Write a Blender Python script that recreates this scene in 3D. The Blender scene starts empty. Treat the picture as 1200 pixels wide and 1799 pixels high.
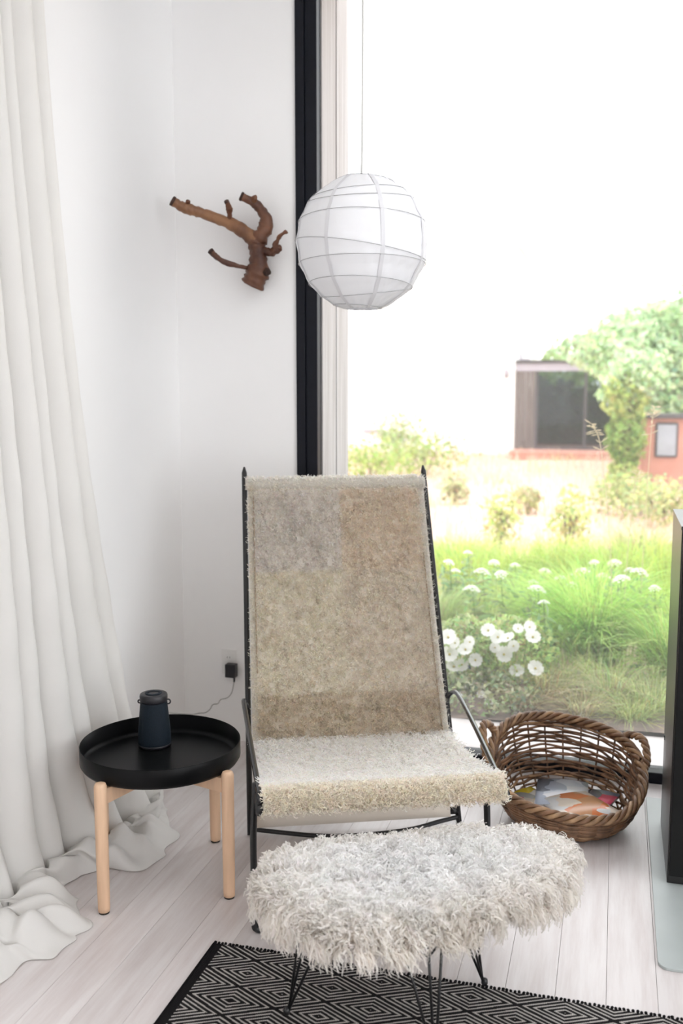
import bpy, bmesh, math, random
import numpy as np
from mathutils import Vector, Matrix

random.seed(7)
RNG = np.random.default_rng(11)
PI = math.pi
S = bpy.context.scene
COL = S.collection

# ------------------------------------------------------------------ camera, sky, exposure
F_PX, PITCH, CAM_H, YAW = 1700.0, math.radians(7.0), 1.55, math.radians(15.8)
cam_d = bpy.data.cameras.new('camera')
cam_d.sensor_fit = 'HORIZONTAL'
cam_d.sensor_width = 24.0
cam_d.lens = 24.0 * F_PX / 1200.0
cam_d.clip_start = 0.05
cam_d.clip_end = 300
cam_d.dof.use_dof = True
cam_d.dof.focus_distance = 2.95
cam_d.dof.aperture_fstop = 2.4
cam = bpy.data.objects.new('camera', cam_d)
COL.objects.link(cam)
cam.location = (0, 0, CAM_H)
cam.rotation_euler = (PI / 2 - PITCH, 0, YAW)
S.camera = cam

world = bpy.data.worlds.new('overcast_sky')
S.world = world
world.use_nodes = True
wn = world.node_tree
bg = wn.nodes['Background']
bg.inputs['Color'].default_value = (0.96, 0.98, 1.0, 1)
bg.inputs['Strength'].default_value = 1.0

S.view_settings.view_transform = 'Standard'
S.view_settings.look = 'None'
S.view_settings.gamma = 1.0
S.view_settings.use_curve_mapping = False
S.view_settings.exposure = 1.88
S.cycles.use_denoising = True
S.cycles.max_bounces = 20
S.cycles.diffuse_bounces = 16
S.cycles.transparent_max_bounces = 16
S.cycles.caustics_reflective = False
S.cycles.caustics_refractive = False
S.cycles.sample_clamp_indirect = 6.0


# ------------------------------------------------------------------ survey helpers (ray from the tripod to a plane of the place)
def ray(px, py):
    x = (px - 600) / F_PX
    y = (py - 899.5) / F_PX
    fd = math.cos(PITCH) - y * math.sin(PITCH)
    fz = -math.sin(PITCH) - y * math.cos(PITCH)
    c, s = math.cos(YAW), math.sin(YAW)
    return Vector((x * c - fd * s, x * s + fd * c, fz))


def on_level(px, py, h=0.0):
    r = ray(px, py)
    t = (h - CAM_H) / r.z
    return Vector((r.x * t, r.y * t, h))


def at_y(px, py, Y):
    r = ray(px, py)
    t = Y / r.y
    return Vector((r.x * t, Y, CAM_H + r.z * t))


# ------------------------------------------------------------------ materials
def srgb(r, g, b):
    f = lambda c: (c / 255 / 12.92) if c / 255 <= 0.04045 else ((c / 255 + 0.055) / 1.055) ** 2.4
    return (f(r), f(g), f(b))


def new_mat(name):
    m = bpy.data.materials.new(name)
    m.use_nodes = True
    nt = m.node_tree
    return m, nt, nt.nodes['Principled BSDF'], nt.nodes['Material Output']


def mat(name, col, rough=0.5, metal=0.0, spec=0.5, var=0.0, scale=20.0, bump=0.0, bscale=80.0, stretch=(1, 1, 1), col2=None, rvar=0.0):
    """Principled surface with object-space noise for colour variation and fine relief."""
    m, nt, p, out = new_mat(name)
    N = nt.nodes
    L = nt.links
    p.inputs['Roughness'].default_value = rough
    p.inputs['Metallic'].default_value = metal
    p.inputs['Specular IOR Level'].default_value = spec
    p.inputs['Base Color'].default_value = (*col, 1)
    tc = N.new('ShaderNodeTexCoord')
    mp = N.new('ShaderNodeMapping')
    mp.inputs['Scale'].default_value = stretch
    L.new(tc.outputs['Object'], mp.inputs['Vector'])
    if var > 0 or col2:
        nz = N.new('ShaderNodeTexNoise')
        nz.inputs['Scale'].default_value = scale
        nz.inputs['Detail'].default_value = 5
        L.new(mp.outputs['Vector'], nz.inputs['Vector'])
        rp = N.new('ShaderNodeValToRGB')
        c2 = col2 if col2 else tuple(max(0, c * (1 - var)) for c in col)
        rp.color_ramp.elements[0].position = 0.35
        rp.color_ramp.elements[1].position = 0.65
        rp.color_ramp.elements[0].color = (*c2, 1)
        rp.color_ramp.elements[1].color = (*col, 1)
        L.new(nz.outputs['Fac'], rp.inputs['Fac'])
        L.new(rp.outputs['Color'], p.inputs['Base Color'])
    if bump > 0:
        nb = N.new('ShaderNodeTexNoise')
        nb.inputs['Scale'].default_value = bscale
        nb.inputs['Detail'].default_value = 4
        L.new(mp.outputs['Vector'], nb.inputs['Vector'])
        bp = N.new('ShaderNodeBump')
        bp.inputs['Strength'].default_value = bump
        bp.inputs['Distance'].default_value = 0.004
        L.new(nb.outputs['Fac'], bp.inputs['Height'])
        L.new(bp.outputs['Normal'], p.inputs['Normal'])
    return m


def thin_mat(name, col, trans=0.4, bump=0.0, bscale=200.0, var=0.0, attr=None):
    """Cloth, paper, leaf or wool: diffuse plus light passing through; colour optionally from a point attribute."""
    m, nt, p, out = new_mat(name)
    N = nt.nodes
    L = nt.links
    N.remove(p)
    d = N.new('ShaderNodeBsdfDiffuse')
    t = N.new('ShaderNodeBsdfTranslucent')
    mx = N.new('ShaderNodeMixShader')
    mx.inputs[0].default_value = trans
    L.new(d.outputs[0], mx.inputs[1])
    L.new(t.outputs[0], mx.inputs[2])
    L.new(mx.outputs[0], out.inputs['Surface'])
    d.inputs['Color'].default_value = (*col, 1)
    t.inputs['Color'].default_value = (*col, 1)
    if attr:
        a = N.new('ShaderNodeAttribute')
        a.attribute_name = attr
        L.new(a.outputs['Color'], d.inputs['Color'])
        L.new(a.outputs['Color'], t.inputs['Color'])
    elif var > 0:
        tc = N.new('ShaderNodeTexCoord')
        nz = N.new('ShaderNodeTexNoise')
        nz.inputs['Scale'].default_value = 9
        nz.inputs['Detail'].default_value = 4
        L.new(tc.outputs['Object'], nz.inputs['Vector'])
        rp = N.new('ShaderNodeValToRGB')
        rp.color_ramp.elements[0].position = 0.3
        rp.color_ramp.elements[1].position = 0.7
        rp.color_ramp.elements[0].color = (*[c * (1 - var) for c in col], 1)
        rp.color_ramp.elements[1].color = (*col, 1)
        L.new(nz.outputs['Fac'], rp.inputs['Fac'])
        L.new(rp.outputs['Color'], d.inputs['Color'])
        L.new(rp.outputs['Color'], t.inputs['Color'])
    if bump > 0:
        tc = N.new('ShaderNodeTexCoord')
        nb = N.new('ShaderNodeTexNoise')
        nb.inputs['Scale'].default_value = bscale
        nb.inputs['Detail'].default_value = 3
        L.new(tc.outputs['Object'], nb.inputs['Vector'])
        bp = N.new('ShaderNodeBump')
        bp.inputs['Strength'].default_value = bump
        bp.inputs['Distance'].default_value = 0.004
        L.new(nb.outputs['Fac'], bp.inputs['Height'])
        L.new(bp.outputs['Normal'], d.inputs['Normal'])
    return m


M = {}
M['plaster'] = mat('white_plaster', (0.86, 0.86, 0.86), 0.75, var=0.02, scale=2.0, bump=0.05, bscale=60)
M['ceiling'] = mat('white_ceiling_paint', (0.86, 0.86, 0.86), 0.8, var=0.02, scale=2.0)
M['black_frame'] = mat('black_window_frame', (0.005, 0.006, 0.011), 0.45, spec=0.22, var=0.2, scale=30)
M['steel_black'] = mat('black_painted_steel', (0.012, 0.012, 0.013), 0.36, var=0.25, scale=60, bump=0.05, bscale=250)
M['rail_black'] = mat('black_gloss_steel', (0.012, 0.012, 0.014), 0.2, var=0.2, scale=60)
M['tray_black'] = mat('black_tray_enamel', (0.004, 0.004, 0.0045), 0.34, spec=0.14, var=0.2, scale=40)
M['subfloor'] = mat('dark_subfloor', (0.30, 0.27, 0.25), 0.9, var=0.2, scale=5)
M['stove'] = mat('dark_stove_steel', (0.065, 0.062, 0.062), 0.34, metal=0.9, var=0.15, scale=6, bump=0.03)
M['stove_door'] = mat('black_stove_front', (0.008, 0.008, 0.008), 0.4, spec=0.2, var=0.1, scale=10)
M['hearth'] = mat('grey_hearth_stone', (0.42, 0.46, 0.455), 0.35, var=0.06, scale=6)
M['terrace'] = mat('pale_concrete', (0.62, 0.58, 0.57), 0.8, var=0.08, scale=4, bump=0.1)
M['birch'] = mat('pale_beech_wood', srgb(226, 190, 158), 0.5, var=0.13, scale=9, stretch=(6, 6, 0.6), bump=0.03)
M['rubber'] = mat('dark_rubber', (0.03, 0.025, 0.02), 0.8, var=0.1)
M['weathered'] = mat('weathered_grey_wood', (0.52, 0.51, 0.51), 0.8, scale=3.0, stretch=(14, 14, 0.5), col2=(0.40, 0.375, 0.37), bump=0.2, bscale=20)
M['plastic_white'] = mat('white_plastic', (0.8, 0.8, 0.79), 0.35, var=0.02)
M['plastic_black'] = mat('black_plastic', (0.013, 0.012, 0.016), 0.4, var=0.1)
M['cable'] = mat('grey_cable', (0.30, 0.30, 0.29), 0.5, var=0.1)
M['slot'] = mat('outlet_slot_grey', (0.25, 0.25, 0.25), 0.6, var=0.1)
M['speaker'] = mat('slate_blue_speaker_cloth', (0.009, 0.016, 0.025), 0.6, spec=0.2, var=0.3, scale=300, bump=0.3, bscale=600)
M['canvas'] = thin_mat('cream_canvas', (0.80, 0.74, 0.66), 0.25, bump=0.2, bscale=400, var=0.05)
M['hide'] = mat('sheepskin_hide', (0.55, 0.47, 0.37), 0.9, var=0.15, scale=30)
M['wool'] = thin_mat('sheep_wool', (0.8, 0.78, 0.75), 0.5, attr='tint')
M['wool_base'] = mat('white_wool_underlayer', (0.88, 0.86, 0.83), 0.95, var=0.12, scale=25)
M['linen'] = thin_mat('white_linen', (0.83, 0.82, 0.80), 0.30, bump=0.12, bscale=350, var=0.02)
M['paper'] = thin_mat('white_rice_paper', (0.84, 0.845, 0.865), 0.22, bump=0.2, bscale=28, var=0.02)
M['paper_seam'] = thin_mat('doubled_rice_paper', (0.70, 0.70, 0.72), 0.2)
M['wire'] = mat('lantern_wire', (0.42, 0.42, 0.43), 0.5, var=0.1)
M['cord'] = mat('lamp_cord_white', (0.55, 0.55, 0.53), 0.6, var=0.05)
M['wicker'] = mat('willow_brown', (0.24, 0.125, 0.065), 0.5, scale=25, col2=(0.12, 0.062, 0.03), bump=0.3, bscale=90)
M['wicker_light'] = mat('willow_tan', (0.42, 0.26, 0.14), 0.5, scale=25, col2=(0.20, 0.11, 0.055), bump=0.3, bscale=90)
M['wicker_dark'] = mat('willow_dark', (0.17, 0.09, 0.045), 0.5, scale=25, col2=(0.07, 0.035, 0.018), bump=0.3, bscale=90)
M['drift'] = mat('driftwood_redbrown', (0.17, 0.068, 0.034), 0.5, scale=11, col2=(0.06, 0.020, 0.011), bump=0.5, bscale=40)
M['drift_pale'] = mat('driftwood_worn', (0.27, 0.13, 0.06), 0.5, scale=14, col2=(0.12, 0.045, 0.022), bump=0.4, bscale=40)
M['drift_end'] = mat('driftwood_cut_end', (0.05, 0.022, 0.015), 0.8, var=0.4, scale=40)
M['tree_leaf'] = thin_mat('tree_leaf', (0.2, 0.3, 0.1), 0.45, attr='tint')
M['bark'] = mat('tree_bark', (0.16, 0.11, 0.07), 0.9, var=0.4, scale=8, bump=0.5, bscale=15)
M['house_white'] = mat('white_render', (0.86, 0.84, 0.82), 0.9, var=0.03, scale=1)
M['house_dark'] = mat('dark_timber', (0.075, 0.065, 0.07), 0.7, var=0.3, scale=3, stretch=(1, 1, 0.2))
M['house_board'] = mat('brown_grey_board', (0.16, 0.13, 0.12), 0.8, var=0.3, scale=4, stretch=(6, 6, 0.4))
M['fascia'] = mat('mauve_grey_fascia', (0.36, 0.33, 0.37), 0.6, var=0.1, scale=3)
M['terracotta'] = mat('terracotta_wall', (0.52, 0.24, 0.18), 0.85, var=0.15, scale=3)
M['ground'] = mat('sandy_garden_ground', (0.66, 0.44, 0.35), 0.95, scale=0.7, col2=(0.62, 0.47, 0.37), bump=0.4, bscale=12)
M['soil'] = mat('dark_mulch', (0.24, 0.18, 0.155), 0.95, var=0.5, scale=14, bump=0.8, bscale=40)
M['petal'] = thin_mat('white_petal', (0.92, 0.92, 0.90), 0.35)
M['pistil'] = mat('yellow_flower_centre', (0.6, 0.45, 0.08), 0.8, var=0.2)


def floor_mat():
    m, nt, p, out = new_mat('whitewashed_board')
    N, L = nt.nodes, nt.links
    tc = N.new('ShaderNodeTexCoord')
    oi = N.new('ShaderNodeObjectInfo')
    mp = N.new('ShaderNodeMapping')
    mp.inputs['Scale'].default_value = (9, 0.7, 9)
    add = N.new('ShaderNodeVectorMath')
    add.operation = 'ADD'
    sc = N.new('ShaderNodeVectorMath')
    sc.operation = 'SCALE'
    comb = N.new('ShaderNodeCombineXYZ')
    L.new(oi.outputs['Random'], comb.inputs['X'])
    L.new(oi.outputs['Random'], comb.inputs['Y'])
    L.new(comb.outputs[0], sc.inputs[0])
    sc.inputs['Scale'].default_value = 40
    L.new(tc.outputs['Object'], add.inputs[0])
    L.new(sc.outputs[0], add.inputs[1])
    L.new(add.outputs[0], mp.inputs['Vector'])
    nz = N.new('ShaderNodeTexNoise')
    nz.inputs['Scale'].default_value = 3.0
    nz.inputs['Detail'].default_value = 6
    nz.inputs['Roughness'].default_value = 0.65
    L.new(mp.outputs[0], nz.inputs['Vector'])
    rp = N.new('ShaderNodeValToRGB')
    e = rp.color_ramp.elements
    e[0].position, e[1].position = 0.3, 0.62
    e[0].color = (0.57, 0.51, 0.50, 1)
    e[1].color = (0.70, 0.665, 0.66, 1)
    L.new(nz.outputs['Fac'], rp.inputs['Fac'])
    hsv = N.new('ShaderNodeHueSaturation')
    ma = N.new('ShaderNodeMapRange')
    ma.inputs['To Min'].default_value = 0.94
    ma.inputs['To Max'].default_value = 1.04
    L.new(oi.outputs['Random'], ma.inputs['Value'])
    L.new(ma.outputs[0], hsv.inputs['Value'])
    L.new(rp.outputs[0], hsv.inputs['Color'])
    L.new(hsv.outputs[0], p.inputs['Base Color'])
    p.inputs['Roughness'].default_value = 0.38
    bp = N.new('ShaderNodeBump')
    bp.inputs['Strength'].default_value = 0.12
    bp.inputs['Distance'].default_value = 0.003
    L.new(nz.outputs['Fac'], bp.inputs['Height'])
    L.new(bp.outputs[0], p.inputs['Normal'])
    return m


M['board'] = floor_mat()


def glass_mat(name, gloss=0.05, glare_veil=0.0, tint=(1, 1, 1), rough=0.0):
    m, nt, p, out = new_mat(name)
    N, L = nt.nodes, nt.links
    N.remove(p)
    tr = N.new('ShaderNodeBsdfTransparent')
    tr.inputs['Color'].default_value = (*tint, 1)
    gl = N.new('ShaderNodeBsdfGlossy')
    gl.inputs['Roughness'].default_value = rough
    fr = N.new('ShaderNodeFresnel')
    fr.inputs['IOR'].default_value = 1.25
    m1 = N.new('ShaderNodeMixShader')
    if gloss > 0.1:
        m1.inputs[0].default_value = gloss
    else:
        L.new(fr.outputs[0], m1.inputs[0])
    L.new(tr.outputs[0], m1.inputs[1])
    L.new(gl.outputs[0], m1.inputs[2])
    last = m1
    if glare_veil > 0:
        tl = N.new('ShaderNodeBsdfTranslucent')
        tl.inputs['Color'].default_value = (1, 1, 1, 1)
        m2 = N.new('ShaderNodeMixShader')
        tc = N.new('ShaderNodeTexCoord')
        nz = N.new('ShaderNodeTexNoise')
        nz.inputs['Scale'].default_value = 3.0
        nz.inputs['Detail'].default_value = 6
        L.new(tc.outputs['Object'], nz.inputs['Vector'])
        mr = N.new('ShaderNodeMapRange')
        mr.inputs['To Min'].default_value = glare_veil * 0.7
        mr.inputs['To Max'].default_value = glare_veil * 1.3
        L.new(nz.outputs['Fac'], mr.inputs['Value'])
        L.new(mr.outputs[0], m2.inputs[0])
        L.new(m1.outputs[0], m2.inputs[1])
        L.new(tl.outputs[0], m2.inputs[2])
        last = m2
    L.new(last.outputs[0], out.inputs['Surface'])
    return m


M['glass'] = glass_mat('veiled_window_glass', glare_veil=0.035)  # white scattering veil imitates glare haze over the outdoor view
M['house_glass'] = glass_mat('tinted_house_glass', gloss=0.05, tint=(0.6, 0.64, 0.66))


# ------------------------------------------------------------------ mesh helpers
class MB:
    def __init__(self):
        self.v = []
        self.f = []

    def add(self, vs, fs):
        o = len(self.v)
        self.v += [tuple(x) for x in vs]
        self.f += [tuple(i + o for i in f) for f in fs]

    def box(self, x0, x1, y0, y1, z0, z1):
        self.add([(x0, y0, z0), (x1, y0, z0), (x1, y1, z0), (x0, y1, z0), (x0, y0, z1), (x1, y0, z1), (x1, y1, z1), (x0, y1, z1)],
                 [(0, 3, 2, 1), (4, 5, 6, 7), (0, 1, 5, 4), (1, 2, 6, 5), (2, 3, 7, 6), (3, 0, 4, 7)])
        return self

    def tube(self, pts, r, n=8, closed=False, caps=True):
        pts = [Vector(p) for p in pts]
        k = len(pts)
        rs = r if isinstance(r, (list, tuple, np.ndarray)) else [r] * k
        tang = []
        for i in range(k):
            a = pts[(i - 1) % k] if (closed or i > 0) else pts[i]
            b = pts[(i + 1) % k] if (closed or i < k - 1) else pts[i]
            t = (b - a)
            tang.append(t.normalized() if t.length > 1e-9 else Vector((0, 0, 1)))
        ref = Vector((0, 0, 1)) if abs(tang[0].z) < 0.9 else Vector((1, 0, 0))
        nrm = (ref - tang[0] * ref.dot(tang[0])).normalized()
        vs = []
        for i in range(k):
            nrm = nrm - tang[i] * nrm.dot(tang[i])
            nrm = nrm.normalized() if nrm.length > 1e-6 else tang[i].orthogonal().normalized()
            bn = tang[i].cross(nrm)
            for j in range(n):
                a = 2 * PI * j / n
                vs.append(pts[i] + (nrm * math.cos(a) + bn * math.sin(a)) * rs[i])
        fs = []
        m = k if closed else k - 1
        for i in range(m):
            i2 = (i + 1) % k
            for j in range(n):
                j2 = (j + 1) % n
                fs.append((i * n + j, i * n + j2, i2 * n + j2, i2 * n + j))
        if caps and not closed:
            fs.append(tuple(range(n - 1, -1, -1)))
            fs.append(tuple((k - 1) * n + j for j in range(n)))
        self.add(vs, fs)
        return self

    def lathe(self, prof, n=48, c=(0, 0, 0)):
        vs, fs = [], []
        k = len(prof)
        for j in range(n):
            a = 2 * PI * j / n
            for (r, z) in prof:
                vs.append((c[0] + r * math.cos(a), c[1] + r * math.sin(a), c[2] + z))
        for j in range(n):
            j2 = (j + 1) % n
            for i in range(k - 1):
                fs.append((j * k + i, j2 * k + i, j2 * k + i + 1, j * k + i + 1))
        self.add(vs, fs)
        return self

    def grid(self, fn, nu, nv):
        vs = [fn(i / nu, j / nv) for j in range(nv + 1) for i in range(nu + 1)]
        fs = [(j * (nu + 1) + i, j * (nu + 1) + i + 1, (j + 1) * (nu + 1) + i + 1, (j + 1) * (nu + 1) + i) for j in range(nv) for i in range(nu)]
        self.add(vs, fs)
        return self

    def build(self, name, m, parent=None, smooth=False, bevel=0.0, solid=0.0, sub=0, merge=False):
        me = bpy.data.meshes.new(name)
        me.from_pydata(self.v, [], self.f)
        if merge:
            b = bmesh.new()
            b.from_mesh(me)
            bmesh.ops.remove_doubles(b, verts=b.verts, dist=1e-5)
            bmesh.ops.recalc_face_normals(b, faces=b.faces)
            b.to_mesh(me)
            b.free()
        me.update()
        return link(name, me, m, parent, smooth, bevel, solid, sub)


def link(name, me, m, parent=None, smooth=False, bevel=0.0, solid=0.0, sub=0):
    o = bpy.data.objects.new(name, me)
    COL.objects.link(o)
    if m is not None and not me.materials:
        me.materials.append(m)
    if smooth:
        me.shade_smooth()
    if bevel:
        b = o.modifiers.new('bevel', 'BEVEL')
        b.width = bevel
        b.segments = 2
        b.limit_method = 'ANGLE'
    if solid:
        s = o.modifiers.new('solid', 'SOLIDIFY')
        s.thickness = solid
        s.offset = 0
    if sub:
        s = o.modifiers.new('sub', 'SUBSURF')
        s.levels = s.render_levels = sub
    if parent is not None:
        o.parent = parent
    return o


def child_of(o, parent):
    """Parent o keeping it where it stands (parents are unrotated empties or meshes at their own place)."""
    o.parent = parent
    o.matrix_parent_inverse = Matrix.Translation(parent.location).inverted()
    return o


def tag(o, label, cat, group=None):
    o['label'] = label
    o['category'] = cat
    if group:
        o['group'] = group
    return o


def thing(name, label, cat, loc=(0, 0, 0), group=None):
    o = bpy.data.objects.new(name, None)
    o.empty_display_size = 0.1
    COL.objects.link(o)
    o.location = loc
    return tag(o, label, cat, group)


def part(mb, name, m, parent, **kw):
    o = mb.build(name, m, None, **kw)
    return child_of_root(o, parent)


def child_of_root(o, parent):
    # world location of the parent chain (only translations are used)
    loc = Vector((0, 0, 0))
    p = parent
    while p is not None:
        loc += Vector(p.location)
        p = p.parent if not p.get('_w') else None
    o.parent = parent
    if o.type == 'MESH':
        o.data.transform(Matrix.Translation(-loc))
    return o


def struct(o, label=None):
    o['kind'] = 'structure'
    if label:
        o['label'] = label
    return o


def catmull(pts, n=8, closed=False):
    pts = [Vector(p) for p in pts]
    k = len(pts)
    out = []
    rng = k if closed else k - 1
    for i in range(rng):
        p0 = pts[(i - 1) % k] if (closed or i > 0) else pts[0] * 2 - pts[1]
        p1 = pts[i]
        p2 = pts[(i + 1) % k]
        p3 = pts[(i + 2) % k] if (closed or i + 2 < k) else pts[-1] * 2 - pts[-2]
        for j in range(n):
            t = j / n
            out.append(0.5 * ((2 * p1) + (p2 - p0) * t + (2 * p0 - 5 * p1 + 4 * p2 - p3) * t * t + (3 * p1 - p0 - 3 * p2 + p3) * t ** 3))
    if not closed:
        out.append(pts[-1])
    return out


def np_mesh(name, V, quads=None, tris=None, tint=None):
    me = bpy.data.meshes.new(name)
    V = np.ascontiguousarray(V, dtype=np.float32)
    me.vertices.add(len(V))
    me.vertices.foreach_set('co', V.ravel())
    nq = 0 if quads is None else len(quads)
    nt = 0 if tris is None else len(tris)
    loops = []
    if nq:
        loops.append(np.asarray(quads).ravel())
    if nt:
        loops.append(np.asarray(tris).ravel())
    li = np.concatenate(loops).astype(np.int32)
    me.loops.add(len(li))
    me.loops.foreach_set('vertex_index', li)
    me.polygons.add(nq + nt)
    starts = np.concatenate([np.arange(nq) * 4, nq * 4 + np.arange(nt) * 3]).astype(np.int32)
    me.polygons.foreach_set('loop_start', starts)
    if tint is not None:
        at = me.attributes.new('tint', 'FLOAT_COLOR', 'POINT')
        c4 = np.ones((len(V), 4), np.float32)
        c4[:, :3] = tint
        at.data.foreach_set('color', c4.ravel())
    me.update(calc_edges=True)
    return me


def unit(a):
    return a / np.maximum(1e-9, np.linalg.norm(a, axis=1, keepdims=True))


def strands(root, nor, tan, length, rad, lift, curl, freq, segs, col, droop=0.0, sides=2, taper=0.6, base=None):
    """Wool locks or curls as tapering bent tubes. Arrays per strand. Returns V, quads, tint."""
    N = len(root)
    side = unit(np.cross(nor, tan))
    K = segs + 1
    t = np.linspace(0, 1, K)[None, :, None]
    ph = RNG.uniform(0, 2 * PI, (N, 1, 1))
    ln = length[:, None, None]
    lf = np.asarray(lift)[:, None, None] if np.ndim(lift) else lift
    dr = np.asarray(droop)[:, None, None] if np.ndim(droop) else droop
    path = root[:, None, :] + nor[:, None, :] * ln * lf * np.sin(t * PI / 2) + tan[:, None, :] * ln * (1 - 0.5 * lf) * t
    path = path + np.array([0, 0, -1.0])[None, None, :] * ln * dr * t * t
    cr = curl[:, None, None] * np.minimum(1, 2.5 * t)
    fr = np.asarray(freq)[:, None, None] if np.ndim(freq) else freq
    w = 2 * PI * fr * t + ph
    path = path + side[:, None, :] * cr * np.sin(w) + nor[:, None, :] * cr * 0.8 * (np.cos(w))
    d = np.gradient(path, axis=1)
    d = d / np.maximum(1e-9, np.linalg.norm(d, axis=2, keepdims=True))
    a1 = np.cross(d, side[:, None, :] + 0.37 * nor[:, None, :])
    a1 = a1 / np.maximum(1e-9, np.linalg.norm(a1, axis=2, keepdims=True))
    a2 = np.cross(d, a1)
    rr = rad[:, None, None] * (1 - taper * t)
    rings = []
    for j in range(sides):
        a = 2 * PI * j / sides
        rings.append(path + (a1 * math.cos(a) + a2 * math.sin(a)) * rr)
    V = np.stack(rings, axis=2).reshape(-1, 3)
    idx = np.arange(N * K * sides).reshape(N, K, sides)
    q = []
    for j in range(sides if sides > 2 else 1):
        j2 = (j + 1) % sides
        q.append(np.stack([idx[:, :-1, j], idx[:, :-1, j2], idx[:, 1:, j2], idx[:, 1:, j]], axis=-1).reshape(-1, 4))
    Q = np.concatenate(q)
    T = np.repeat(col, K * sides, axis=0)
    return V, Q, T


def leaf_cloud(pos, nor, size, col, aspect=2.0, bend=0.25):
    """Diamond leaves (4 verts, folded) at positions."""
    N = len(pos)
    r = unit(RNG.normal(size=(N, 3)))
    t = unit(r - nor * np.sum(r * nor, axis=1, keepdims=True))
    s = np.cross(nor, t)
    L = size[:, None] * 0.5
    Wd = L / aspect
    a = pos - t * L
    b = pos + s * Wd + nor * L * bend
    c = pos + t * L
    d = pos - s * Wd + nor * L * bend
    V = np.stack([a, b, c, d], axis=1).reshape(-1, 3)
    i = np.arange(N)[:, None] * 4
    tr = np.concatenate([i + np.array([[0, 1, 2]]), i + np.array([[0, 2, 3]])])
    return V, tr, np.repeat(col, 4, axis=0)


def blades(root, dirs, height, width, reach, col, segs=5):
    """Arching grass blades: flat tapering ribbons of crossing width."""
    N = len(root)
    K = segs + 1
    t = np.linspace(0, 1, K)[None, :, None]
    up = np.array([0, 0, 1.0])[None, None, :]
    h = height[:, None, None]
    rc = reach[:, None, None]
    path = root[:, None, :] + up * h * (1.55 * t - 0.75 * t ** 2.4) + dirs[:, None, :] * rc * t ** 1.7
    side = unit(np.cross(dirs, np.array([[0, 0, 1.0]])) + 0.25 * RNG.normal(size=(N, 3)))
    wv = width[:, None, None] * (1 - 0.85 * t)
    A = path - side[:, None, :] * wv
    B = path + side[:, None, :] * wv
    V = np.stack([A, B], axis=2).reshape(-1, 3)
    idx = np.arange(N * K * 2).reshape(N, K, 2)
    Q = np.stack([idx[:, :-1, 0], idx[:, :-1, 1], idx[:, 1:, 1], idx[:, 1:, 0]], axis=-1).reshape(-1, 4)
    return V, Q, np.repeat(col, K * 2, axis=0)


def tints(base, n, dv=0.12, dh=0.05):
    b = np.array(base)[None, :]
    v = RNG.normal(1, dv, (n, 1))
    h = RNG.normal(0, dh, (n, 3)) * b
    return np.clip(b * v + h, 0.005, 0.985)


# ================================================================== THE ROOM
XL, YW, ZC = -1.845, 3.909, 3.30          # left wall plane, window wall plane, ceiling
XR, YB = 3.3, -3.2

# floor: individual whitewashed boards running to the window wall
sub = MB().box(XL - 0.1, XR + 0.1, YB - 0.1, YW + 0.02, -0.08, -0.022).build('floor', M['subfloor'])
struct(sub, 'whitewashed wooden board floor')
bw = 0.128
k0 = math.floor((XL - 0.022) / bw)
k1 = math.ceil((XR - 0.022) / bw)
bm = MB().box(0.0004, bw - 0.0004, YB, YW + 0.01, -0.022, 0.0)
bme = None
for k in range(k0, k1):
    if bme is None:
        o = bm.build('board', M['board'], sub, bevel=0.0007)
        bme = o
    else:
        o = bme.copy()
        COL.objects.link(o)
        o.parent = sub
    o.location = (0.024 + k * bw, 0, 0)

# left wall (glazed beyond the curtain, out of the picture), window wall pier, rear, right, ceiling
w = MB()
w.box(XL - 0.25, XL, YB, YW + 0.25, 0, ZC)
struct(w.build('wall_left', M['plaster']))
w = MB()
w.box(XL, -1.30, YW, YW + 0.25, 0, ZC)
struct(w.build('wall_back', M['plaster']))
w = MB()
w.box(XL - 0.25, XR + 0.25, YB - 0.25, YB, 0, ZC)
struct(w.build('wall_rear', M['plaster']))
w = MB()
w.box(XR, XR + 0.25, YB, -2.8, 0, ZC)
w.box(XR, XR + 0.25, 2.6, YW + 0.25, 0, ZC)
w.box(XR, XR + 0.25, -2.8, 2.6, 3.05, ZC)  # head of an unseen opening, added to let more daylight in
struct(w.build('wall_right', M['plaster']))
# ceiling with an invented rooflight opening, added unseen to brighten the seat corner
SKX0, SKX1, SKY0, SKY1 = -0.35, 1.35, 1.5, 3.35
w = MB()
w.box(XL - 0.25, SKX0, YB - 0.25, YW + 0.30, ZC, ZC + 0.2)
w.box(SKX1, XR + 0.25, YB - 0.25, YW + 0.30, ZC, ZC + 0.2)
w.box(SKX0, SKX1, YB - 0.25, SKY0, ZC, ZC + 0.2)
w.box(SKX0, SKX1, SKY1, YW + 0.30, ZC, ZC + 0.2)
struct(w.build('ceiling', M['ceiling']))

# the large fixed window
win = struct(MB().box(-1.30, XR, YW + 0.035, YW + 0.095, 0.0, 0.018).build('window_1', M['black_frame']), 'floor-to-ceiling window in a black frame')
part(MB().box(-1.30, -1.262, YW - 0.012, YW + 0.085, 0.0, ZC), 'stile', M['black_frame'], win, bevel=0.002)
part(MB().box(-1.262, -1.211, YW - 0.002, YW + 0.085, 0.0, ZC), 'glazing_bead', M['black_frame'], win, bevel=0.003)
part(MB().box(-1.211, XR, YW - 0.004, YW + 0.085, 0.0, 0.046), 'bottom_rail', M['black_frame'], win, bevel=0.003)
part(MB().box(-1.211, XR, YW - 0.004, YW + 0.085, ZC - 0.07, ZC), 'top_rail', M['black_frame'], win, bevel=0.003)
part(MB().box(XR - 0.07, XR, YW - 0.004, YW + 0.085, 0.046, ZC - 0.07), 'stile', M['black_frame'], win, bevel=0.003)
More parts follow.
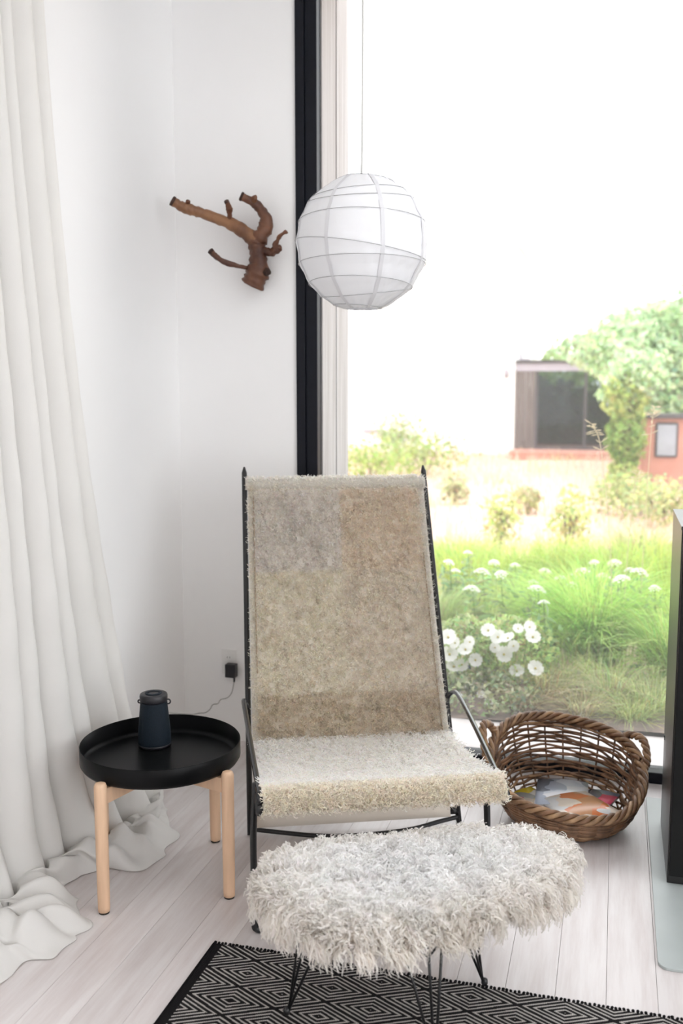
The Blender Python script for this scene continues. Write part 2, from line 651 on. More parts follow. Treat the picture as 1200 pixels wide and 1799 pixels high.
part(MB().box(-1.211, XR - 0.07, YW + 0.045, YW + 0.051, 0.046, ZC - 0.07), 'pane', M['glass'], win)
# weathered outer reveal boards beside the glass
jam = struct(MB().box(-1.42, -1.232, YW + 0.25, YW + 0.44, -0.05, ZC + 0.2).build('trim_1', M['weathered']), 'weathered grey timber reveal outside the window')
for (a, b, d) in ((YW + 0.056, YW + 0.258, 0.0), (YW + 0.261, YW + 0.45, 0.004)):
    part(MB().box(-1.232, -1.205 + d, a, b, -0.05, ZC + 0.2), 'plank', M['weathered'], jam, bevel=0.002)

# hearth plate, let into the floor corner by the stove
hp = []
cx, cy, r = 0.158 + 0.03, 2.592 + 0.03, 0.03
hp += [(cx + r * math.cos(a), cy + r * math.sin(a)) for a in np.linspace(PI, 1.5 * PI, 7)]
hp += [(1.25, 2.592), (1.25, 3.746), (0.158, 3.746)]
mb = MB()
n = len(hp)
mb.add([(x, y, 0.0) for x, y in hp] + [(x, y, 0.009) for x, y in hp],
       [tuple(range(n - 1, -1, -1)), tuple(range(n, 2 * n))] + [(i, (i + 1) % n, (i + 1) % n + n, i + n) for i in range(n)])
tag(mb.build('hearth_plate', M['hearth'], bevel=0.0015), 'pale grey-green hearth plate on the floor under the stove', 'hearth plate')

# outside: terrace strip and garden ground
struct(MB().box(-9, 9, YW + 0.095, 4.53, -0.14, -0.02).build('terrace', M['terrace']), 'pale concrete terrace strip outside the window')
g = MB()


def gz(x, y):
    return -0.05 + 0.03 * math.sin(x * 1.7) * math.sin(y * 1.3)


g.grid(lambda u, v: (-40 + 80 * u, 4.53 + 70 * v ** 2.2, gz(-40 + 80 * u, 4.53 + 70 * v ** 2.2) - (0.03 if v == 0 else 0)), 60, 60)
struct(g.build('garden_ground', M['ground'], smooth=True), 'sandy garden ground')
g = MB()
g.grid(lambda u, v: (-5 + 10 * u, 4.53 + 1.2 * v, -0.012 + 0.015 * math.sin(u * 57) * math.sin(v * 13 + u * 20) - 0.06 * v ** 6), 60, 12)
struct(g.build('planting_bed', M['soil'], smooth=True), 'dark mulch planting bed along the terrace')


# ================================================================== LOUNGE CHAIR
CU = Vector((math.cos(math.radians(23.4)), math.sin(math.radians(23.4)), 0))
CB = Vector((-CU.y, CU.x, 0))
C0 = Vector((-1.197, 3.045, 0))


def C(a, d, h):
    return C0 + CU * a + CB * d + Vector((0, 0, h))


LEAN = 0.53 / 1.25


def pole_a(side, h):
    return 0.012 * h / 1.25 if side == 0 else 0.757 - 0.03 * h / 1.25


chair = thing('lounge_chair', 'tall black steel sling lounge chair covered in beige sheepskin, beside the window', 'chair', tuple(C(0.38, -0.3, 0)))
for sd in (0, 1):
    pts = [C(pole_a(sd, h), LEAN * h, h) for h in (0.0, 0.4, 0.8, 1.24)]
    rr = 0.0105
    top = C(pole_a(sd, 1.262), LEAN * 1.262, 1.262)
    part(MB().tube(pts + [top], [rr, rr, rr, rr, 0.004], 12), 'back_pole', M['steel_black'], chair, smooth=True)
    # armrest rail: leaves the pole, loops up and runs level to the seat front
    o = -0.018 if sd == 0 else 0.012
    fa = 0.004 if sd == 0 else 0.694
    ba = pole_a(sd, 0.4)
    pts = catmull([C(ba, LEAN * 0.405, 0.405), C(ba + o * 0.6, LEAN * 0.4 - 0.02, 0.435), C(ba + o, 0.10, 0.458), C(ba + o, 0.035, 0.462),
                   C(ba + o * 0.8 + (fa - ba) * 0.12, -0.10, 0.458), C(ba + o * 0.5 + (fa - ba) * 0.5, -0.37, 0.452), C(fa, -0.70, 0.444), C(fa, -0.745, 0.438)], 8)
    part(MB().tube(pts, 0.0085, 12), 'arm_rail', M['rail_black'], chair, smooth=True)
    # collar where rail and front bar meet
    part(MB().tube([C(fa, -0.70, 0.448), C(fa, -0.75, 0.415)], 0.0145, 12), 'rail_collar', M['steel_black'], chair, smooth=True)
    # front leg with its hooked foot
    la = -0.012 if sd == 0 else 0.677
    inn = 1 if sd == 0 else -1
    pts = catmull([C(la + 0.008 * inn, -0.62, 0.448), C(la, -0.622, 0.30), C(la, -0.626, 0.12), C(la, -0.63, 0.03), C(la + 0.006 * inn, -0.63, 0.0125),
                   C(la + 0.02 * inn, -0.628, 0.0105), C(la + 0.045 * inn, -0.622, 0.030)], 6)
    part(MB().tube(pts, 0.0098, 12), 'leg', M['steel_black'], chair, smooth=True)
part(MB().tube([C(pole_a(0, 1.19), LEAN * 1.19, 1.19), C(pole_a(1, 1.19), LEAN * 1.19, 1.19)], 0.009, 10), 'top_bar', M['steel_black'], chair, smooth=True)
part(MB().tube([C(0.004, -0.735, 0.440), C(0.694, -0.735, 0.440)], 0.010, 10), 'front_bar', M['steel_black'], chair, smooth=True)
part(MB().tube([C(pole_a(0, 0.04), LEAN * 0.04, 0.04), C(pole_a(1, 0.04), LEAN * 0.04, 0.04)], 0.009, 10), 'sling_rod', M['steel_black'], chair, smooth=True)
part(MB().tube([C(pole_a(1, .04) - 0.03, LEAN * .04, 0.04), C(pole_a(1, .04), LEAN * 0.04, 0.04)], 0.014, 10), 'rod_collar', M['steel_black'], chair, smooth=True)
pts = catmull([C(0.0, 0.005, 0.02), C(0.10, -0.03, 0.018), C(0.25, -0.075, 0.016), C(0.40, -0.085, 0.016), C(0.56, -0.065, 0.016), C(0.68, -0.02, 0.018), C(0.757, 0.005, 0.02)], 8)
part(MB().tube(pts, 0.008, 10), 'stretcher', M['steel_black'], chair, smooth=True)


# sling: profile in the side plane, width from the poles
def sling_back(s, t):
    """t=0 top bar .. 1 crease; s=0 left .. 1 right."""
    h = 1.20 + (0.325 - 1.20) * t
    d = LEAN * 1.20 + (0.04 - LEAN * 1.20) * t - 0.018 + 0.055 * math.sin(PI * t) * (0.4 + 0.6 * math.sin(PI * s))
    l = pole_a(0, h) + 0.016
    r = pole_a(1, h) - 0.016 - 0.018 * t
    return C(l + (r - l) * s, d, h)


def sling_seat(s, t):
    """t=0 crease .. 1 front bar and round it."""
    if t < 0.86:
        q = t / 0.86
        d = 0.04 + (-0.735 - 0.04) * q
        h = 0.325 + (0.460 - 0.325) * q - 0.045 * math.sin(PI * q) * (0.35 + 0.65 * math.sin(PI * s)) + 0.01 * q
    else:
        q = (t - 0.86) / 0.14
        a = PI / 2 + q * PI * 0.72
        d = -0.735 + 0.034 * math.cos(a)
        h = 0.442 + 0.028 * math.sin(a)
    l = 0.010
    r = 0.722 + (0.690 - 0.722) * min(1, t / 0.86)
    return C(l + (r - l) * s, d, h)


sl = thing('sling', '', '')
for kk in ('label', 'category'):
    del sl[kk]
sl.parent = chair
part(MB().grid(lambda u, v: sling_back(u, v) + CB * 0.006, 16, 30), 'canvas_back', M['canvas'], chair, smooth=True, solid=0.003)
part(MB().grid(lambda u, v: sling_seat(u, v * 0.99) + Vector((0, 0, -0.004)), 16, 30), 'canvas_seat', M['canvas'], chair, smooth=True, solid=0.003)


def low_canvas(u, v):
    h = 0.325 + (0.030 - 0.325) * v
    l = pole_a(0, h) + 0.016
    r = pole_a(1, h) - 0.034
    return C(l + (r - l) * u, 0.045 + (-0.012 - 0.045) * v + 0.01 * math.sin(PI * v), h)


part(MB().grid(low_canvas, 12, 10), 'lower_canvas', M['canvas'], chair, smooth=True, solid=0.003)
bpy.data.objects.remove(sl)


def fleece_panel(fn, s0, s1, t0, t1, flip, n, col, length, rad, lift, curl, freq, segs, name, label=None, droop=0.0, dv=0.10, off=0.004, flow=None, root_shade=0.8):
    """A sheepskin panel: the hide with its curls, one mesh."""
    nu, nv = 10, 14
    gu = np.linspace(s0, s1, nu + 1)
    gv = np.linspace(t0, t1, nv + 1)
    P = np.array([[fn(a, b) for a in gu] for b in gv])
    du = np.gradient(P, axis=1)
    dv_ = np.gradient(P, axis=0)
    nn = np.cross(du, dv_)
    nn /= np.linalg.norm(nn, axis=2, keepdims=True)
    if flip:
        nn = -nn
    base = (P + nn * off).reshape(-1, 3)
    idx = np.arange((nu + 1) * (nv + 1)).reshape(nv + 1, nu + 1)
    bq = np.stack([idx[:-1, :-1], idx[:-1, 1:], idx[1:, 1:], idx[1:, :-1]], axis=-1).reshape(-1, 4)
    # roots by bilinear sampling
    a = RNG.uniform(0, nu, n)
    b = RNG.uniform(0, nv, n)
    i = np.minimum(a.astype(int), nu - 1)
    j = np.minimum(b.astype(int), nv - 1)
    fa = (a - i)[:, None]
    fb = (b - j)[:, None]

    def bl(A):
        return (A[j, i] * (1 - fa) + A[j, i + 1] * fa) * (1 - fb) + (A[j + 1, i] * (1 - fa) + A[j + 1, i + 1] * fa) * fb
    R = bl(P)
    Nn = unit(bl(nn))
    R = R + Nn * off
    rnd = unit(RNG.normal(size=(n, 3)))
    if flow is not None:
        rnd = unit(rnd + np.array(flow)[None, :])
    T = unit(rnd - Nn * np.sum(rnd * Nn, axis=1, keepdims=True))
    ln = RNG.uniform(0.7, 1.3, n) * length
    rd = RNG.uniform(0.7, 1.3, n) * rad
    cl = RNG.uniform(0.5, 1.2, n) * curl
    tc = tints(col, n, dv, 0.02)
    V, Q, TT = strands(R, Nn, T, ln, rd, lift, cl, RNG.uniform(0.7, 1.4, n) * freq, segs, tc, droop)
    V = np.concatenate([base, V])
    Q = np.concatenate([bq, Q + len(base)])
    TT = np.concatenate([np.tile(np.array(col) * root_shade, (len(base), 1)), TT])  # hide colour darkened to imitate the shaded gaps between curls
    me = np_mesh(name, V, quads=Q, tint=TT)
    o = link(name, me, M['wool'])
    child_of_root(o, chair)
    if label:
        o['label'] = label
    return o


TB = dict(length=0.019, rad=0.0025, lift=0.55, curl=0.0052, freq=1.35, segs=6, flow=(0, 0, -0.4), dv=0.12, root_shade=0.85)
# rows measured down the back: breaks at about 0.40 and 0.86 of its length
fleece_panel(sling_back, 0.022, 0.515, 0.03, 0.37, True, 2700, (0.90, 0.86, 0.81), name='sheepskin_panel', label='grey-beige curly sheepskin panel', **TB)
fleece_panel(sling_back, 0.515, 0.975, 0.03, 0.37, True, 2500, (0.91, 0.83, 0.73), name='sheepskin_panel', label='warm tan sheepskin panel', **TB)
fleece_panel(sling_back, 0.022, 0.515, 0.37, 0.84, True, 3600, (0.92, 0.87, 0.77), name='sheepskin_panel', label='yellowish sheepskin panel', **{**TB, 'length': 0.020, 'lift': 0.4})
fleece_panel(sling_back, 0.515, 0.975, 0.37, 0.84, True, 3300, (0.91, 0.85, 0.76), name='sheepskin_panel', **TB)
fleece_panel(sling_back, 0.022, 0.515, 0.84, 1.0, True, 1250, (0.82, 0.745, 0.63), name='sheepskin_panel', **TB)
fleece_panel(sling_back, 0.515, 0.975, 0.84, 1.0, True, 1200, (0.82, 0.745, 0.635), name='sheepskin_panel', **TB)
ED = dict(length=0.016, rad=0.002, lift=0.5, curl=0.003, freq=1.0, segs=5, dv=0.08)
fleece_panel(sling_back, -0.008, 0.022, 0.0, 1.0, True, 900, (0.88, 0.84, 0.76), name='edge_strip', label='cream fleece edging', **ED)
fleece_panel(sling_back, 0.975, 1.008, 0.0, 1.0, True, 1000, (0.90, 0.87, 0.81), name='edge_strip', label='cream fleece edging', **ED)


M['seam'] = mat('brown_seam_thread', (0.34, 0.26, 0.18), 0.9, var=0.2)
for (s_, t0, t1) in ((0.024, 0.05, 0.75), (0.973, 0.30, 0.98)):
    part(MB().tube([sling_back(s_, t) - CB * 0.011 for t in np.linspace(t0, t1, 20)], 0.0022, 6), 'seam', M['seam'], chair, smooth=True)


def top_roll(s, t):
    a = -0.25 * PI + t * 1.1 * PI
    p = sling_back(s, 0.0)
    return p + CB * (0.016 - 0.022 * math.cos(a)) + Vector((0, 0, -0.006 + 0.020 * math.sin(a)))


fleece_panel(top_roll, -0.02, 1.02, 0.0, 1.0, False, 1700, (0.92, 0.89, 0.83), name='top_roll', label='cream fleece rolled over the top bar', **{**ED, 'lift': 0.6})
fleece_panel(sling_seat, 0.0, 1.0, 0.0, 0.84, True, 9000, (0.965, 0.945, 0.91), name='seat_fleece', label='cream-white seat fleece', length=0.026, rad=0.0020, lift=0.5, curl=0.0042, freq=1.3, segs=6, dv=0.07)
fleece_panel(sling_seat, 0.0, 1.0, 0.82, 1.0, True, 3600, (0.92, 0.87, 0.78), name='front_roll', label='cream fleece rolled over the seat front', length=0.019, rad=0.0021, lift=0.5, curl=0.004, freq=1.2, segs=6, dv=0.08, flow=(0, 0, -0.3))


# ================================================================== SHEEPSKIN STOOL
outline_px = [(436, 1556), (460, 1612), (516, 1652), (600, 1678), (700, 1678), (800, 1658), (900, 1628), (975, 1590), (1015, 1545), (1018, 1500), (975, 1474), (880, 1468),
              (760, 1474), (640, 1486), (540, 1496), (462, 1514)]
OL = [on_level(x, y - (14 if y > 1560 else 0), 0.355) for x, y in outline_px]
cen = sum(OL, Vector((0, 0, 0))) / len(OL)
OL = catmull([cen + (p - cen) * (1 - 0.032 / (p - cen).length) for p in OL], 6, True)
cen.z = 0
stool = thing('sheepskin_stool', 'oval stool topped with a shaggy white sheepskin on thin black hairpin legs', 'stool', (cen.x, cen.y, 0))
ZT, ZB = 0.395, 0.325
nO = len(OL)
rings = []
prof = [(0.25, 1.0), (0.5, 0.99), (0.75, 0.95), (0.9, 0.86), (0.975, 0.68), (1.0, 0.42), (0.98, 0.15), (0.9, 0.0), (0.4, 0.0)]
mb = MB()
vs = []
for (q, z) in prof:
    for p in OL:
        x = cen.x + (p.x - cen.x) * q
        y = cen.y + (p.y - cen.y) * q
        vs.append((x, y, ZB + (ZT - ZB) * z))
fs = []
for i in range(len(prof) - 1):
    for j in range(nO):
        j2 = (j + 1) % nO
        fs.append((i * nO + j, i * nO + j2, (i + 1) * nO + j2, (i + 1) * nO + j))
vs.append((cen.x, cen.y, ZT))
fs += [(j, (j + 1) % nO, len(vs) - 1) for j in range(nO)]
fs.append(tuple((len(prof) - 1) * nO + nO - 1 - j for j in range(nO)))
mb.add(vs, fs)
part(mb, 'seat_pad', M['wool_base'], stool, smooth=True)
# the long wool
VS = np.array(vs[:-1]).reshape(len(prof), nO, 3)
NL = 24000
tt = RNG.uniform(0, 1, NL) ** 0.8
lev = tt * 6.3
ai = RNG.uniform(0, nO, NL)
# extra: fill of the middle
mid = RNG.uniform(0, 1, NL) < 0.07
i0 = np.minimum(lev.astype(int), len(prof) - 2)
fi = (lev - i0)[:, None]
j0 = ai.astype(int) % nO
j1 = (j0 + 1) % nO
fj = (ai - np.floor(ai))[:, None]
R = (VS[i0, j0] * (1 - fj) + VS[i0, j1] * fj) * (1 - fi) + (VS[i0 + 1, j0] * (1 - fj) + VS[i0 + 1, j1] * fj) * fi
cv = np.array([cen.x, cen.y, 0])
R[mid, :2] = cv[:2] + (R[mid, :2] - cv[:2]) * np.sqrt(RNG.uniform(0, 1, (mid.sum(), 1))) * 0.3
R[mid, 2] = ZT
out = R - cv
out[:, 2] = 0
out = unit(out)
slope = np.clip((lev - 1.2) / 3.6, 0, 1)[:, None]
slope[mid] = 0
Nn = unit(out * slope * 1.2 + np.array([[0, 0, 1.0]]) * (1.05 - slope) + RNG.normal(0, 0.18, (NL, 3)))
# locks clump: neighbouring locks share a lean
cell = (np.floor(R[:, 0] / 0.032) * 73 + np.floor(R[:, 1] / 0.032) * 191 + np.floor(R[:, 2] / 0.02) * 37).astype(int)
clump = np.random.default_rng(5).normal(size=(4096, 3))[np.abs(cell) % 4096]
T = unit(unit(clump) * 1.1 + 0.5 * unit(RNG.normal(size=(NL, 3))) + out * (0.25 + 0.3 * slope))
T = unit(T - Nn * np.sum(T * Nn, axis=1, keepdims=True))
ln = RNG.uniform(0.024, 0.044, NL) * (1 + 0.30 * slope[:, 0])
rd = RNG.uniform(0.0015, 0.0034, NL)
cl = RNG.uniform(0.003, 0.0075, NL)
tc = tints((0.975, 0.97, 0.96), NL, 0.06, 0.01)
tc = tc * (1 - slope * np.array([[0.05, 0.08, 0.12]]))  # wool down the sides tinted darker and browner to imitate shading
V, Q, TT = strands(R, Nn, T, ln, rd, 0.55, cl, RNG.uniform(1.0, 2.2, NL), 6, tc, droop=0.12 + 0.30 * slope[:, 0])
V = np.maximum(V, np.array([[-99, -99, 0.262]]))
o = link('wool', np_mesh('wool', V, quads=Q, tint=TT), M['wool'])
o['kind'] = 'stuff'
child_of_root(o, stool)
# hairpin legs
A, B_, Cc = Vector((-0.746, 2.132, 0)), Vector((-0.285, 2.389, 0)), Vector((-0.356, 2.059, 0))
D_ = A + B_ - Cc
corners = [A, Cc, B_, D_]
mid_pt = (A + B_) / 2
for i in range(4):
    p = corners[i]
    e1 = (corners[(i + 1) % 4] - p).normalized()
    e2 = (corners[(i - 1) % 4] - p).normalized()
    dg = (mid_pt - p).normalized()
    foot = p + Vector((0, 0, 0.019))
    tops = [p + e1 * 0.135 + e2 * 0.035, p + e2 * 0.125 + e1 * 0.035, p + dg * 0.05]
    mb = MB()
    sp = []
    for tpt in tops:
        tp = Vector((tpt.x, tpt.y, 0.335))
        ft = foot + (tpt - p).normalized() * 0.006
        mb.tube([ft, ft + (tp - ft) * 0.5, tp], 0.0036, 8)
        sp.append(ft + (tp - ft) * 0.72)
    mb.tube([sp[0], sp[1]], 0.003, 8)
    mb.tube([sp[1], sp[2]], 0.003, 8)
    mb.tube([sp[2], sp[0]], 0.003, 8)
    mb.lathe([(0.0, -0.0135), (0.007, -0.0135), (0.009, -0.009), (0.008, 0.002), (0.0, 0.006)], 10, tuple(foot))
    part(mb, 'leg', M['steel_black'], stool, smooth=True)


# ================================================================== RUG
rug_x0, rug_y1 = -1.048, 2.377
rug_x1, rug_y0 = 1.10, 0.55


def rug_mat():
    m, nt, p, out = new_mat('black_white_diamond_weave')
    N, L = nt.nodes, nt.links
    tc = N.new('ShaderNodeTexCoord')
    sp = N.new('ShaderNodeSeparateXYZ')
    L.new(tc.outputs['Object'], sp.inputs[0])

    def mth(op, a, b=None, c=None):
        n_ = N.new('ShaderNodeMath')
        n_.operation = op
        for i, v in enumerate((a, b, c)):
            if v is None:
                continue
            if isinstance(v, (int, float)):
                n_.inputs[i].default_value = v
            else:
                L.new(v, n_.inputs[i])
        return n_.outputs[0]
    # object origin at the top left corner of the rug
    px, py = 0.2365, 0.1215
    # woven stair-step: snap to threads
    sx = mth('SNAP', sp.outputs['X'], 0.0022)
    sy = mth('SNAP', sp.outputs['Y'], 0.0022)
    u = mth('DIVIDE', mth('SUBTRACT', sx, 0.026 + 0.0), px)
    v = mth('DIVIDE', mth('SUBTRACT', sy, -0.052), py)
    pq = []
    for op in ('ADD', 'SUBTRACT'):
        a = mth(op, u, v)
        fr = mth('FRACT', mth('ADD', a, 100.5))
        pq.append(mth('ABSOLUTE', mth('SUBTRACT', fr, 0.5)))
    d = mth('MAXIMUM', pq[0], pq[1])          # 0 centre .. .5 edge
    ring = mth('FRACT', mth('ADD', mth('MULTIPLY', d, 9.0), 0.28))
    line = mth('LESS_THAN', ring, 0.37)
    # edge of each cell: keep a white lattice line off the corners
    band_l = mth('GREATER_THAN', sp.outputs['X'], 0.028)
    thread = N.new('ShaderNodeTexWave')
    thread.wave_type = 'BANDS'
    thread.bands_direction = 'X'
    thread.inputs['Scale'].default_value = 80
    thread.inputs['Distortion'].default_value = 1.0
    L.new(tc.outputs['Object'], thread.inputs['Vector'])
    wt = mth('MULTIPLY', line, band_l)
    wt2 = mth('MULTIPLY', wt, mth('ADD', mth('MULTIPLY', thread.outputs['Fac'], 0.45), 0.55))
    mx = N.new('ShaderNodeMix')
    mx.data_type = 'RGBA'
    mx.inputs['A'].default_value = (0.008, 0.007, 0.008, 1)
    mx.inputs['B'].default_value = (0.56, 0.53, 0.50, 1)
    L.new(wt2, mx.inputs['Factor'])
    L.new(mx.outputs['Result'], p.inputs['Base Color'])
    p.inputs['Roughness'].default_value = 0.95
    p.inputs['Specular IOR Level'].default_value = 0.15
    bp = N.new('ShaderNodeBump')
    bp.inputs['Strength'].default_value = 0.5
    bp.inputs['Distance'].default_value = 0.002
    L.new(thread.outputs['Fac'], bp.inputs['Height'])
    L.new(bp.outputs[0], p.inputs['Normal'])
    return m


M['rug'] = rug_mat()
M['rug_black'] = mat('black_rug_yarn', (0.010, 0.009, 0.010), 0.95, spec=0.1, var=0.3, scale=200)
rug = thing('rug', 'flat-woven black rug with white concentric diamonds under the stool', 'rug', (rug_x0, rug_y1, 0))
MB().box(0, rug_x1 - rug_x0, rug_y0 - rug_y1, 0, 0.0005, 0.0055).build('weave', M['rug'], rug, bevel=0.002)
fr = MB()
x = 0.004
while x < rug_x1 - rug_x0:
    l = random.uniform(0.006, 0.012)
    fr.tube([(x, -0.003, 0.004), (x + random.uniform(-.002, .002), l * 0.6, 0.005), (x + random.uniform(-.003, .003), l, 0.003)], [0.0035, 0.0042, 0.002], 5)
    x += 0.0105
o = fr.build('fringe', M['rug_black'], rug, smooth=True)
o['kind'] = 'stuff'
y = -0.004
fr = MB()
fr.tube([(0.001, -0.002, 0.004), (0.001, rug_y0 - rug_y1 + 0.002, 0.004)], 0.0035, 6)
fr.build('selvedge', M['rug_black'], rug, smooth=True)


# ================================================================== SIDE TABLE, SPEAKER
TC = Vector((-1.365, 2.706, 0))
tab = thing('side_table', 'round black tray side table with pale wooden legs, left of the lounge chair', 'table', tuple(TC))
RT = 0.2525
pr = [(0.0, 0.386), (RT - 0.018, 0.386), (RT - 0.006, 0.390), (RT, 0.400), (RT, 0.450), (RT - 0.0012, 0.4515), (RT - 0.0026, 0.450), (RT - 0.0028, 0.402), (RT - 0.009, 0.3925), (RT - 0.020, 0.389), (0.0, 0.389)]
part(MB().lathe(pr, 96, tuple(TC)), 'tray', M['tray_black'], tab, smooth=True, merge=True)
legs = [Vector((-1.43, 2.455, 0)), Vector((-1.112, 2.631, 0)), Vector((-1.299, 2.957, 0)), Vector((-1.617, 2.781, 0))]
for p in legs:
    dr = (p - TC).normalized()
    p = TC + dr * (RT + 0.0185)
    lp = [(0.0, 0.006), (0.0175, 0.006), (0.0182, 0.02), (0.0192, 0.20), (0.0192, 0.395), (0.016, 0.404), (0.011, 0.4065), (0.0, 0.4065)]
    l_ = part(MB().lathe(lp, 20, tuple(p)), 'leg', M['birch'], tab, smooth=True, merge=True)
    part(MB().lathe([(0.0, 0.0), (0.016, 0.0), (0.0165, 0.006), (0.0, 0.006)], 16, tuple(p)), 'foot_pad', M['rubber'], l_, smooth=False)
for (a, b, z0, z1) in ((legs[0], legs[2], 0.338, 0.3855), (legs[1], legs[3], 0.338, 0.3855)):
    e = (b - a).normalized()
    s = Vector((-e.y, e.x, 0)) * 0.011
    a2 = TC - e * (RT + 0.002)
    b2 = TC + e * (RT + 0.002)
    mb = MB()
    if a is legs[1]:
        segs_ = [(a2, TC - e * 0.0112), (TC + e * 0.0112, b2)]
    else:
        segs_ = [(a2, b2)]
    for (q0, q1) in segs_:
        mb.add([q0 - s + Vector((0, 0, z0)), q1 - s + Vector((0, 0, z0)), q1 + s + Vector((0, 0, z0)), q0 + s + Vector((0, 0, z0)),
                q0 - s + Vector((0, 0, z1)), q1 - s + Vector((0, 0, z1)), q1 + s + Vector((0, 0, z1)), q0 + s + Vector((0, 0, z1))],
               [(0, 3, 2, 1), (4, 5, 6, 7), (0, 1, 5, 4), (1, 2, 6, 5), (2, 3, 7, 6), (3, 0, 4, 7)])
    part(mb, 'cross_beam', M['birch'], tab, bevel=0.002)

sp0 = on_level(272, 1309, 0.3895)
spk = thing('speaker', 'dark slate-blue conical portable speaker standing on the black tray', 'speaker', tuple(sp0))
part(MB().lathe([(0.0, 0.006), (0.052, 0.006), (0.0545, 0.012), (0.0545, 0.02), (0.0525, 0.060), (0.0440, 0.148), (0.0435, 0.152), (0.0, 0.152)], 40, tuple(sp0)), 'body', M['speaker'], spk, smooth=True)
part(MB().lathe([(0.0, 0.0), (0.050, 0.0), (0.0535, 0.003), (0.0545, 0.011), (0.053, 0.0115), (0.0, 0.0115)], 40, tuple(sp0)), 'base_ring', M['plastic_black'], spk, smooth=True)
part(MB().lathe([(0.0, 0.152), (0.0445, 0.152), (0.0455, 0.156), (0.0455, 0.172), (0.0435, 0.1765), (0.040, 0.178), (0.0, 0.1785)], 40, tuple(sp0)), 'cap', M['plastic_black'], spk, smooth=True)
part(MB().lathe([(0.017, 0.1786), (0.028, 0.1790), (0.0281, 0.1800), (0.017, 0.1802)], 30, tuple(sp0)), 'control_ring', M['speaker'], spk, smooth=True)
cr_ = Vector((math.cos(YAW), math.sin(YAW), 0))
for sg, rl_ in ((1, 0.008), (-1, 0.005)):
    pts = [sp0 + cr_ * sg * (0.047 + rl_ * math.cos(a)) + Vector((0, 0, 0.150 + rl_ * math.sin(a))) for a in np.linspace(0, 2 * PI, 15)[:-1]]
    part(MB().tube(pts, 0.0025, 8, closed=True), 'carry_loop', M['plastic_black'], spk, smooth=True)

# outlet, adapter and its lead
oc = at_y(403, 1162, YW)
outl = thing('wall_outlet', 'white wall outlet low on the plaster behind the side table', 'outlet', (oc.x, YW, oc.z))
part(MB().box(oc.x - 0.036, oc.x + 0.036, YW - 0.006, YW, oc.z - 0.058, oc.z + 0.058), 'cover_plate', M['plastic_white'], outl, bevel=0.003)
for dz in (0.020, -0.020):
    so = part(MB().box(oc.x - 0.017, oc.x + 0.017, YW - 0.009, YW - 0.006, oc.z + dz - 0.014, oc.z + dz + 0.014), 'socket', M['plastic_white'], outl, bevel=0.002)
    if dz > 0:
        for dx in (-0.006, 0.006):
            part(MB().box(oc.x + dx - 0.0012, oc.x + dx + 0.0012, YW - 0.0098, YW - 0.009, oc.z + dz - 0.003, oc.z + dz + 0.005), 'slot', M['slot'], so)
ac = at_y(406, 1178, YW - 0.03)
adp = thing('power_adapter', 'small black plug-in power adapter with a thin grey lead', 'power adapter', (ac.x, YW - 0.009, ac.z))
part(MB().box(ac.x - 0.024, ac.x + 0.024, YW - 0.046, YW - 0.009, ac.z - 0.030, ac.z + 0.030), 'adapter_body', M['plastic_black'], adp, bevel=0.003)
part(MB().tube([(ac.x + 0.014, YW - 0.028, ac.z - 0.029), (ac.x + 0.013, YW - 0.028, ac.z - 0.052)], [0.0055, 0.004], 10), 'strain_relief', M['plastic_black'], adp, smooth=True)
lead_px = [(412, 1204, .028), (407, 1217, .04), (399, 1226, .06), (388, 1229, .08), (383, 1236, .10), (374, 1238, .12), (369, 1246, .15), (361, 1252, .18), (350, 1253, .22), (337, 1255, .27)]
pts = [at_y(x, y, YW - d) for x, y, d in lead_px]
pts[0] = Vector((ac.x + 0.013, YW - 0.028, ac.z - 0.051))
back = sp0 - TC
# on behind the tray, over its rim at the back and to the speaker
ang = YAW + math.radians(90 + 14)
rim = Vector((math.cos(ang), math.sin(ang), 0))
pts += [TC + rim * (RT + 0.10) + cr_ * 0.055 + Vector((0, 0, 0.425)), TC + rim * (RT + 0.035) + cr_ * 0.02 + Vector((0, 0, 0.448)), TC + rim * (RT + 0.003) + Vector((0, 0, 0.456)),
        TC + rim * (RT - 0.03) + Vector((0, 0, 0.440)), sp0 + rim * 0.085 + Vector((0, 0, 0.012)), sp0 + rim * 0.05 + Vector((0, 0, 0.012))]
part(MB().tube(catmull(pts, 6), 0.0020, 8), 'lead', M['cable'], adp, smooth=True)


# ================================================================== PAPER LANTERN
LC = Vector((-0.847, 3.248, 2.052))
RL = 0.2255
lan = thing('paper_lantern', 'round white rice paper lantern hanging in front of the window', 'pendant lamp', tuple(LC))
ribs = [(0.93, 6, 20), (0.70, 5, 200), (0.61, 4, 250), (0.28, 5, 90), (-0.12, 9, 15), (-0.31, 2, 100), (-0.63, 5, 80), (-0.72, 9, 250), (-0.93, 4, 10)]


def rib_normal(tilt, az):
    t, a = math.radians(tilt), math.radians(az)
    return Vector((math.sin(t) * math.cos(a), math.sin(t) * math.sin(a), math.cos(t)))


SEAM_AZ = [math.radians(-75.4 + a) for a in (-30.5, 17.5, 64.5, 110, 155, 200, 245, 287)]
RN = [(o_, rib_normal(t, a)) for o_, t, a in ribs]


def lantern_r(dirv):
    # paper bellies out a little between the wires; flat facets between them
    dm = min(abs(dirv.dot(nv) - o_) for o_, nv in RN)
    az = math.atan2(dirv.y, dirv.x)
    g_ = max(0.0, 1 - min(abs((az - b_ + PI) % (2 * PI) - PI) for b_ in SEAM_AZ) / math.radians(23))
    return RL * (1 - 0.022 * min(1, dm / 0.14)) - 0.003 * (1 - g_) * math.cos(math.asin(max(-1, min(1, dirv.z))))


mb = MB()


